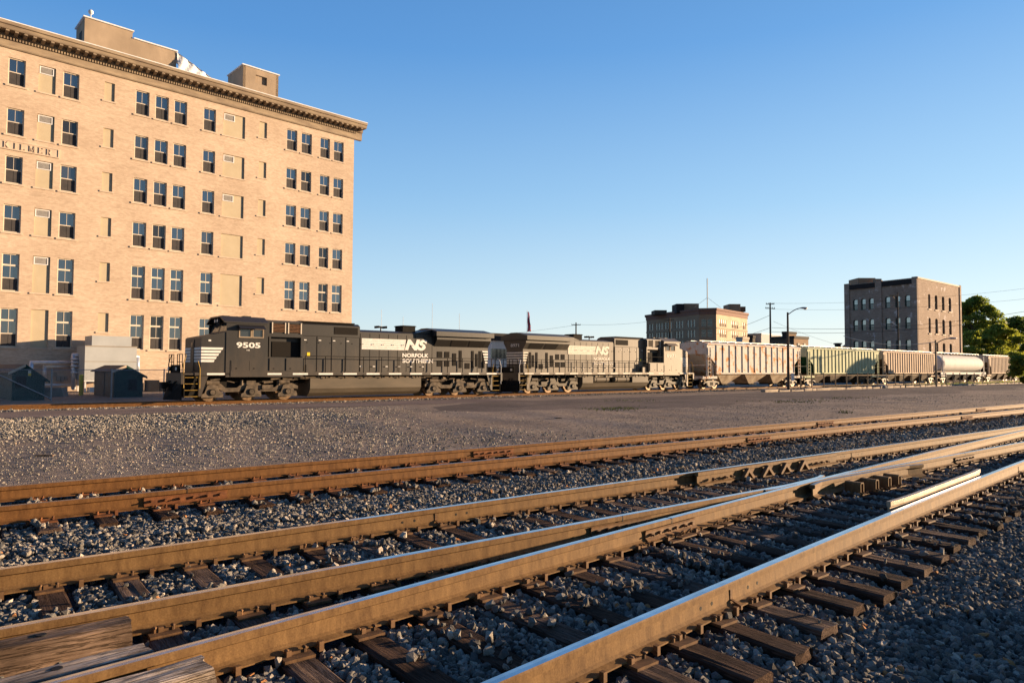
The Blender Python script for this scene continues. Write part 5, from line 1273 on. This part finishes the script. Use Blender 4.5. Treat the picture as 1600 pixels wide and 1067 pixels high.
def wire(label,p0,p1,Y0,Y1,sag,r=.03):
    a=at(*p0,Y0); b=at(*p1,Y1); pts=[]
    for t in np.linspace(0,1,17):
        q=a+(b-a)*t; q.z-=sag*4*t*(1-t); pts.append(q)
    o=MB(); o.tube([q-a for q in pts],r,4); o=o.build('overhead_wire',M['under_dark'],None,a); tag(o,label,'wire','overhead wires'); return o
wire('upper heavy overhead wire running right from the tall utility pole',(1206,512),(1640,480),120,100,1.3,.026)
wire('lower heavy overhead wire running right from the tall utility pole',(1206,518.5),(1640,488),120,100,1.2,.026)
wire('upper overhead wire from the tall utility pole down to the left',(1204,492),(1120,522),120,160,.3)
wire('lower overhead wire from the tall utility pole down to the left',(1204,512),(1080,545),120,170,.4)
wire('thin high wire crossing the sky between pole and brick block',(1206,474),(1640,446),122,105,.8,.014)
wire('thin second high wire crossing the sky between pole and brick block',(1206,483),(1640,463),122,105,.8,.014)
wire('pale drooping cable sagging across the old brick block',(1318,525),(1463,534),90,Y2,.7,.04).data.materials[0]=M['frame']
wire('thin wire sloping down right from the tall utility pole',(1208,502),(1318,541),121,140,.3,.018)
wire('thin wire stretching left of the pole behind the second locomotive',(900,507),(1010,503),150,150,.3,.02)
wire('thin wire stretching left over the second locomotive from its pole',(900,508),(700,530),150,170,.3,.02)

# ------------------------------------------------------------ curb, railing
mb=MB(); rr=random.Random(5); NP=onz(1198,612,-.29); sA=NP.dot(D50); wA=NP.dot(N50)
cb=empty('concrete_curb',(0,0,0),0,'broken pale concrete curb along the far edge of the dark lot','curb')
x=sA; k=0
while x<sA+95 and k<60:
    L_=rr.uniform(.9,3.2); q=MB(); c=D50*(x+L_/2)+N50*(wA+.35+.012*(x-sA)); h=rr.uniform(.12,.26)
    j=lambda: rr.uniform(-.06,.06)
    q.prism([(-L_/2+.04,-.05),(L_/2-.04,-.05),(L_/2-.06+j(),h+j()*.5),(L_/6,h+j()*.5),(-L_/6,h+j()),(-L_/2+.06+j(),h+j()*.5)],-.22+j(),.22+j(),0,'y')
    q.build('curb_stone',M['concrete'],cb,(c.x,c.y,gz(c.x,c.y)-.02),rzt+rr.uniform(-.05,.05)); x+=L_+rr.uniform(0,.25); k+=1
q=onz(1379,606,-.33); mb=MB(); mb.ball((0,0,.05),.6,0,9,(1,.7,.5)); o=mb.build('boulder',M['ac_side'],None,q); tag(o,'rounded grey boulder lying against the concrete curb','boulder')
f0=onz(1251,608,-.36); wF=f0.dot(N50); s0_=f0.dot(D50); f1=onz(1535,600.5,-.36); s1_=f1.dot(D50); w1_=f1.dot(N50)
rl=empty('pipe_railing',f0,0,'brown pipe railing with many posts between the curb and the hopper cars','railing')
pxs=[1251,1268.3,1287.3,1305.5,1323,1340,1356,1371,1385,1399,1412,1425,1437,1450,1478,1489.5,1500,1511,1522.5,1535]
prev=None
for px in pxs:
    Pp=None
    t=0
    lo,hi=s0_-2,s1_+4
    for _ in range(30):
        m_=(lo+hi)/2; w_=wF+(w1_-wF)*(m_-s0_)/(s1_-s0_); P_=D50*m_+N50*w_; P_.z=-.36
        v=P_-Vector((0,0,EYE)); yv=v.y*cp+v.z*sp_; uu=800+F_PX*((v.x/yv)*cr+((-v.y*sp_+v.z*cp)/yv)*sr)
        if uu<px: lo=m_
        else: hi=m_
    l=P_-Vector(f0); MB().cyl((0,0,-.3),(0,0,1.62),.06,8).build('post',M['rustpost'],rl,l)
    if prev is not None:
        for h in (1.35,.3): MB().cyl(prev+Vector((0,0,h)),l+Vector((0,0,h)),.03,6).build('rail_bar',M['rustpost'],rl)
    prev=l

# ------------------------------------------------------------ trees
def leaf_mat(name,c1,c2):
    m,t,b=nodes(name); b.inputs['Roughness'].default_value=.6
    v=coords(t); f=noise(t,v,.9,5,.6); t.links.new(ramp(t,f,[(.35,c2),(.65,c1)]),b.inputs['Base Color'])
    tr=N(t,'ShaderNodeBsdfTranslucent'); t.links.new(ramp(t,f,[(.35,tuple(x*1.4 for x in c2)),(.65,tuple(x*1.5 for x in c1))]),tr.inputs[0])
    ms=N(t,'ShaderNodeMixShader'); ms.inputs[0].default_value=.55; o=t.nodes['Material Output']; t.links.new(b.outputs[0],ms.inputs[1]); t.links.new(tr.outputs[0],ms.inputs[2]); t.links.new(ms.outputs[0],o.inputs[0]); return m
M['leaf1']=leaf_mat('leaf_bright',(.27,.28,.03),(.14,.17,.022)); M['leaf2']=leaf_mat('leaf_dark',(.16,.20,.03),(.08,.115,.02)); M['leaf3']=leaf_mat('leaf_mid',(.21,.24,.03),(.10,.14,.02))
def tree(label,base,H,Rr,mat,seed,nclump=55,nleaf=260,leaf=.22,zlo=.22,lean=(0,0)):
    g=np.random.default_rng(seed); root=empty('tree',base,0,label,'tree','trees at the right edge')
    tr=MB(); rr=random.Random(seed); H0=H*.45; tr.cyl((0,0,-.5),(0,0,H0),H*.028,9,0,H*.018)
    C=[]
    for k in range(nclump):
        z=zlo+(1-zlo)*g.random()**.9; env=math.sin(min(1,(z-zlo)/(1-zlo)*.9+.13)*math.pi)**.6
        a=g.random()*2*math.pi; q=Rr*env*(.35+.65*g.random()**.5)
        c=np.array([q*math.cos(a)+lean[0]*z,q*math.sin(a)+lean[1]*z,H*z]); C.append(c)
        if k%2==0: 
            h0=min(H0,max(H*.15,c[2]*.7)); mid=Vector((c[0]*.45,c[1]*.45,(h0+c[2])/2)); tr.cyl((0,0,h0),mid,H*.010,6,0,H*.006,False); tr.cyl(mid,Vector(c),H*.006,5,0,H*.002,False)
    tr.build('trunk',M['postwood'],root)
    P=[];
    for c in C:
        n=int(nleaf*(.6+.8*g.random())); r=Rr*.24*(.7+.7*g.random())
        d=g.normal(size=(n,3)); d/=np.linalg.norm(d,axis=1)[:,None]; d*=(g.random(n)**.42)[:,None]*r; d[:,2]*=.62; P.append(c+d)
    P=np.concatenate(P); n=len(P); s=leaf*(.6+.8*g.random(n))
    a=g.normal(size=(n,3)); a/=np.linalg.norm(a,axis=1)[:,None]; b=np.cross(a,g.normal(size=(n,3))); b/=np.linalg.norm(b,axis=1)[:,None]
    a*=s[:,None]; b*=(s*.55)[:,None]; V=np.stack([P-a,P-b*1.0,P+a,P+b],1).reshape(-1,3)
    me=bpy.data.meshes.new('crown'); me.vertices.add(4*n); me.vertices.foreach_set('co',V.ravel()); me.loops.add(4*n); me.loops.foreach_set('vertex_index',np.arange(4*n)); me.polygons.add(n)
    me.polygons.foreach_set('loop_start',np.arange(0,4*n,4)); me.polygons.foreach_set('loop_total',np.full(n,4)); me.update(calc_edges=True); me.materials.append(M[mat])
    o=bpy.data.objects.new('crown',me); link(o,root); kids.setdefault(root.name,[]).append(o); return root
def tbase(px,Y): p=at(px,590,Y); return (p.x,p.y,-.4)
tree('tallest tree, an open layered crown right behind the old brick block',tbase(1528,176),20.3,7.6,'leaf3',3,62,300,.32,.2)
tree('bright sunlit green tree low behind the round white car',tbase(1524,160),10.6,6.6,'leaf1',4,52,300,.30,.1)
tree('dense dark tree at the right edge behind the hoppers',tbase(1590,186),15.5,9.5,'leaf2',5,70,340,.36,.1)
tree('bushy green tree left of the dense dark one, low behind the last hopper',tbase(1562,164),12.3,6.2,'leaf1',6,52,300,.30,.08)
tree('nearest dark leafy tree hanging in front of the last hopper',tbase(1618,96),6.9,3.1,'leaf3',7,46,330,.19,.08)
# small debris on the gravel lot
for lab,px,py,dims,mt in (('short dark board lying on the gravel near the left edge',69,722,(.16,.03,.025),'timber_brown'),('pale flat scrap of board on the gravel lot',556,680,(.22,.05,.02),'timber'),('small pale scrap by the far foreground rail',872,657,(.12,.08,.03),'timber')):
    P_=onz(px,py,-.27); P_.z=float(gz(P_.x,P_.y))+.01; mb=MB().prism([(-dims[0],0),(dims[0],0),(dims[0]*.92,dims[2]),(-dims[0]*.9,dims[2]*1.1)],-dims[1],dims[1],0,'y'); o=mb.build('board_scrap',M[mt],None,P_,R(12)); tag(o,lab,'scrap wood')
# ground cover at the foot of the trees and on the lot
def tufts(name,pts,h,mat):
    g=np.random.default_rng(5); mb=MB()
    for (x,y) in pts:
        z=float(gz(x,y))
        for k in range(5):
            a=g.random()*6.28; l=h*(.5+g.random()); dx,dy=math.cos(a),math.sin(a); w_=.012
            mb.v+= [(x-dy*w_,y+dx*w_,z),(x+dy*w_,y-dx*w_,z),(x+dx*l*.6,y+dy*l*.6,z+l)]; n_=len(mb.v); mb.f.append((n_-3,n_-2,n_-1)); mb.m.append(0)
    o=mb.build(name,M[mat],None,fix=False); tag(o,kind='stuff'); return o
g=np.random.default_rng(9); pts=[]
for (px,py,nx_,ny_,n) in ((965,641,22,2.0,160),(985,627,22,1.2,90),(1245,629,32,1.6,150),(1322,650,8,1,25),(1316,624,20,.8,60)):
    for k in range(n):
        P_=onz(px+g.normal()*nx_,py+g.normal()*ny_,-.28); pts.append((P_.x,P_.y))
tufts('grass',pts,.07,'grass')
tf=[]
for k in range(520):
    s=s1_-20+g.random()*70; P_=D50*s+N50*(wF+.5+g.random()*2.5); tf.append((P_.x,P_.y))
tufts('weeds',tf,.34,'leaf2')

# ------------------------------------------------------------ ballast stones
def rails_pts():
    L=[]
    for fn,lo,hi in ((lambda s:cB(s,.755),-12,50),(lambda s:cB(s,-.755),-12,50),(lambda s:cC(s,.755),-12,44),(lambda s:cC(s,-.755),-12,44),(lambda s:cA(s,.755),-14,60),(lambda s:cA(s,-.755),-14,60)):
        L.append(np.array([[*(fn(float(s)))[:2]] for s in np.arange(lo,hi,1.0)]))
    return L
RP=rails_pts()
def rail_dist(x,y):
    best=np.full(x.shape,9.9)
    for P in RP:
        for a,b in zip(P[:-1],P[1:]):
            m_=(np.abs(x-(a[0]+b[0])/2)<1.6)&(np.abs(y-(a[1]+b[1])/2)<1.6)
            if not m_.any(): continue
            d=b-a; L=np.hypot(*d); t=((x[m_]-a[0])*d[0]+(y[m_]-a[1])*d[1])/L; t=np.clip(t,0,L); q=np.hypot(x[m_]-a[0]-t*d[0]/L,y[m_]-a[1]-t*d[1]/L)
            best[m_]=np.minimum(best[m_],q)
    return best
def tie_cover(x,y):
    on=np.zeros(x.shape,bool)
    for (c,an,L,_) in TIES_SW+TIES_A:
        if c.length>34: continue
        m_=(np.abs(x-c.x)<L/2+.2)&(np.abs(y-c.y)<L/2+.2)
        if not m_.any(): continue
        dx,dy=x[m_]-c.x,y[m_]-c.y; u=dx*math.cos(an)+dy*math.sin(an); v=-dx*math.sin(an)+dy*math.cos(an)
        on[m_]|=(np.abs(u)<L/2+.02)&(np.abs(v)<.128)
    return on
def scatter(d0,d1,dens,wlo,whi,size,sv_=.35):
    area=.84*2*(d1*d1-d0*d0)/2; n=int(area*dens); y=np.sqrt(rng.random(n)*(d1*d1-d0*d0)+d0*d0); x=(rng.random(n)*2-1)*.84*y
    wv=-math.cos(A52)*x+math.sin(A52)*y; k=(wv>wlo)&(wv<whi); x,y=x[k],y[k]; s=size*np.exp(np.clip(rng.normal(size=len(x))*sv_,-.7,.5))
    return x,y,s
parts=[]
for a in ((1.6,4.2,1500,-9,12,.024),(4.2,7,1350,-9,12,.024),(7,11,1100,-9,12,.025),(11,17,720,-9,12,.029),(17,26,330,-9,12,.036),(26,48,130,-9,12,.05)):
    x,y,s=scatter(*a); parts.append((x,y,s))
x=np.concatenate([p[0] for p in parts]); y=np.concatenate([p[1] for p in parts]); s=np.concatenate([p[2] for p in parts])
rd=rail_dist(x,y); keep=rd>.085+s*.3; x,y,s,rd=x[keep],y[keep],s[keep],rd[keep]
on=tie_cover(x,y); keep=(~on)|(rng.random(len(x))<.008+.12*(np.sin(x*2.1+np.sin(y*1.7)*2)>.62)); x,y,s,on=x[keep],y[keep],s[keep],on[keep]
wv=-math.cos(A52)*x+math.sin(A52)*y
z=gz(x,y)+s*.25+rng.random(len(x))*.014+.006*np.sin(x*5)*np.sin(y*4.3)
z=np.where(on,-.206+s*.45+(wv>8)*.06,z)
edge=(wv>11.3)&(rng.random(len(x))<(wv-11.3)/.7); x,y,s,z=x[~edge],y[~edge],s[~edge],z[~edge]
tint=np.clip(rng.beta(1.9,2.4,len(x)),0,.99); tint=np.where(rng.random(len(x))<.012,1.0,tint)
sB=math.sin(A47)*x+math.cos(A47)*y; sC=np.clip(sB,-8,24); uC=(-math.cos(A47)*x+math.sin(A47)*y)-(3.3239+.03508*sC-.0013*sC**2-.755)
tint=np.where(tint<1,tint*(.86+.14*np.clip((uC+.2)/1.8,0,1)),tint)  # near-side stones tinted darker, painting in deeper shade beyond the near rail
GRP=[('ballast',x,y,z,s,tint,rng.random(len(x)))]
parts=[]
for a in ((7,14,420,11.4,30.2,.013),(14,22,230,11.4,30.2,.017),(22,34,110,11.4,30.2,.022),(34,50,45,11.4,30.2,.028)):
    parts.append(scatter(*a,.45))
x=np.concatenate([p[0] for p in parts]); y=np.concatenate([p[1] for p in parts]); s=np.concatenate([p[2] for p in parts])
wv=-math.cos(A50)*x+math.sin(A50)*y; av=math.sin(A50)*x+math.cos(A50)*y
patch=np.sin(x*.35+1.1*np.sin(y*.21))*np.sin(y*.33+.7*np.sin(x*.3)); dn=np.clip(.16+.30*patch+.55*np.clip((wv-17)/6,0,1)*np.clip((20-av)/16,0,1),.05,1)
keep=(rng.random(len(x))<dn)&~((wv>19)&(av>17)&(rng.random(len(x))>.05)); x,y,s=x[keep],y[keep],s[keep]*(1-.45*np.clip((av[keep]-12)/6,0,1))
s*=1+.45*np.clip((wv[keep]-18)/6,0,1)*np.clip((14-av[keep])/10,0,1)
z=gz(x,y)+s*.2
GRP.append(('gravel',x,y,z,s,np.clip(rng.beta(2.4,2,len(x)),0,.97),rng.random(len(x))))
# shoulder stones along the train track
n=26000; a_=rng.random(n)*95-52+32; w_=TRAIN_W-1.5-rng.random(n)**1.5*1.6; x=math.sin(A50)*a_-math.cos(A50)*w_; y=math.cos(A50)*a_+math.sin(A50)*w_; k=(np.abs(x)<.84*y); x,y=x[k],y[k]; s=.035*np.exp(rng.normal(size=len(x))*.3)
GRP.append(('track_ballast',x,y,gz(x,y)+s*.4,s,np.clip(rng.beta(2.4,2,len(x)),0,.97),rng.random(len(x))))
def stone_group(name):
    ng=bpy.data.node_groups.new(name,'GeometryNodeTree'); ng.interface.new_socket('Geometry',in_out='INPUT',socket_type='NodeSocketGeometry'); ng.interface.new_socket('Geometry',in_out='OUTPUT',socket_type='NodeSocketGeometry')
    nd=ng.nodes; lk=ng.links; gi=nd.new('NodeGroupInput'); go=nd.new('NodeGroupOutput'); jn=nd.new('GeometryNodeJoinGeometry')
    for i in range(7):
        ic=nd.new('GeometryNodeMeshIcoSphere'); ic.inputs['Radius'].default_value=1; ic.inputs['Subdivisions'].default_value=2 if i<2 else 1
        sp=nd.new('GeometryNodeSetPosition'); ps=nd.new('GeometryNodeInputPosition'); vo=nd.new('ShaderNodeTexVoronoi'); vo.feature='F1'; vo.inputs['Scale'].default_value=.62; vo.inputs['Randomness'].default_value=1
        ad=nd.new('ShaderNodeVectorMath'); ad.operation='ADD'; ad.inputs[1].default_value=(i*7.3,i*3.1,i*5.7); lk.new(ps.outputs[0],ad.inputs[0]); 
        no=nd.new('ShaderNodeTexNoise'); no.inputs['Scale'].default_value=.9; no.inputs['Detail'].default_value=1; lk.new(ad.outputs[0],no.inputs['Vector'])
        sb=nd.new('ShaderNodeVectorMath'); sb.operation='SUBTRACT'; sb.inputs[1].default_value=(.5,.5,.5); lk.new(no.outputs['Color'],sb.inputs[0])
        sc=nd.new('ShaderNodeVectorMath'); sc.operation='SCALE'; sc.inputs['Scale'].default_value=1.7 if i>1 else 1.35; lk.new(sb.outputs[0],sc.inputs[0])
        lk.new(ic.outputs['Mesh'],sp.inputs['Geometry']); lk.new(sc.outputs[0],sp.inputs['Offset'])
        # snap to a coarse lattice for flat broken faces
        p2=nd.new('GeometryNodeInputPosition'); sn=nd.new('ShaderNodeVectorMath'); sn.operation='SNAP'; sn.inputs[1].default_value=(.55,.5,.6); lk.new(p2.outputs[0],sn.inputs[0])
        mx=nd.new('ShaderNodeMix'); mx.data_type='VECTOR'; mx.inputs[0].default_value=.3; lk.new(p2.outputs[0],mx.inputs[4]); lk.new(sn.outputs[0],mx.inputs[5])
        s2=nd.new('GeometryNodeSetPosition'); lk.new(sp.outputs[0],s2.inputs['Geometry']); lk.new(mx.outputs[1],s2.inputs['Position'])
        tf_=nd.new('GeometryNodeTransform'); tf_.inputs['Scale'].default_value=((1.25,.9,.7),(1.0,.8,.75),(1.35,.75,.6),(.95,1.05,.85),(1.1,.7,.9),(1.2,.9,.6),(1,.85,.8))[i]; lk.new(s2.outputs[0],tf_.inputs['Geometry'])
        sh=nd.new('GeometryNodeSetShadeSmooth'); sh.inputs['Shade Smooth'].default_value=False; lk.new(tf_.outputs[0],sh.inputs['Geometry'])
        sm=nd.new('GeometryNodeSetMaterial'); sm.inputs['Material'].default_value=M['stone_b']; lk.new(sh.outputs[0],sm.inputs['Geometry'])
        g2i=nd.new('GeometryNodeGeometryToInstance'); lk.new(sm.outputs[0],g2i.inputs[0]); lk.new(g2i.outputs[0],jn.inputs[0])
    io=nd.new('GeometryNodeInstanceOnPoints'); lk.new(gi.outputs[0],io.inputs['Points']); lk.new(jn.outputs[0],io.inputs['Instance']); io.inputs['Pick Instance'].default_value=True
    def attr(nm,ty):
        q=nd.new('GeometryNodeInputNamedAttribute'); q.data_type=ty; q.inputs['Name'].default_value=nm; return q.outputs[0]
    lk.new(attr('scl','FLOAT'),io.inputs['Scale']); lk.new(attr('pick','INT'),io.inputs['Instance Index']); 
    er=nd.new('FunctionNodeEulerToRotation'); lk.new(attr('rot','FLOAT_VECTOR'),er.inputs[0]); lk.new(er.outputs[0],io.inputs['Rotation'])
    lk.new(io.outputs[0],go.inputs[0]); return ng
NG=stone_group('stones')
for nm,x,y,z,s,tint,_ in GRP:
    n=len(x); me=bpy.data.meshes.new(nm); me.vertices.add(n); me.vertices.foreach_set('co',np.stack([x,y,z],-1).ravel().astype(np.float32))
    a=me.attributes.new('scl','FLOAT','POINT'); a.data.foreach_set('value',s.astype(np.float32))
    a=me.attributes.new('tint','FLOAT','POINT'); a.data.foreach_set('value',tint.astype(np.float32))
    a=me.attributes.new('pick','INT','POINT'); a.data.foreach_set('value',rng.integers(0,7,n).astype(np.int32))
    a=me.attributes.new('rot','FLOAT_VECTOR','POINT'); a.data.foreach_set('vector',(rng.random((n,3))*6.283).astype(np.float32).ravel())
    me.materials.append(M['stone_b']); o=bpy.data.objects.new(nm,me); link(o); md=o.modifiers.new('stones','NODES'); md.node_group=NG; tag(o,kind='stuff'); print(nm,n)
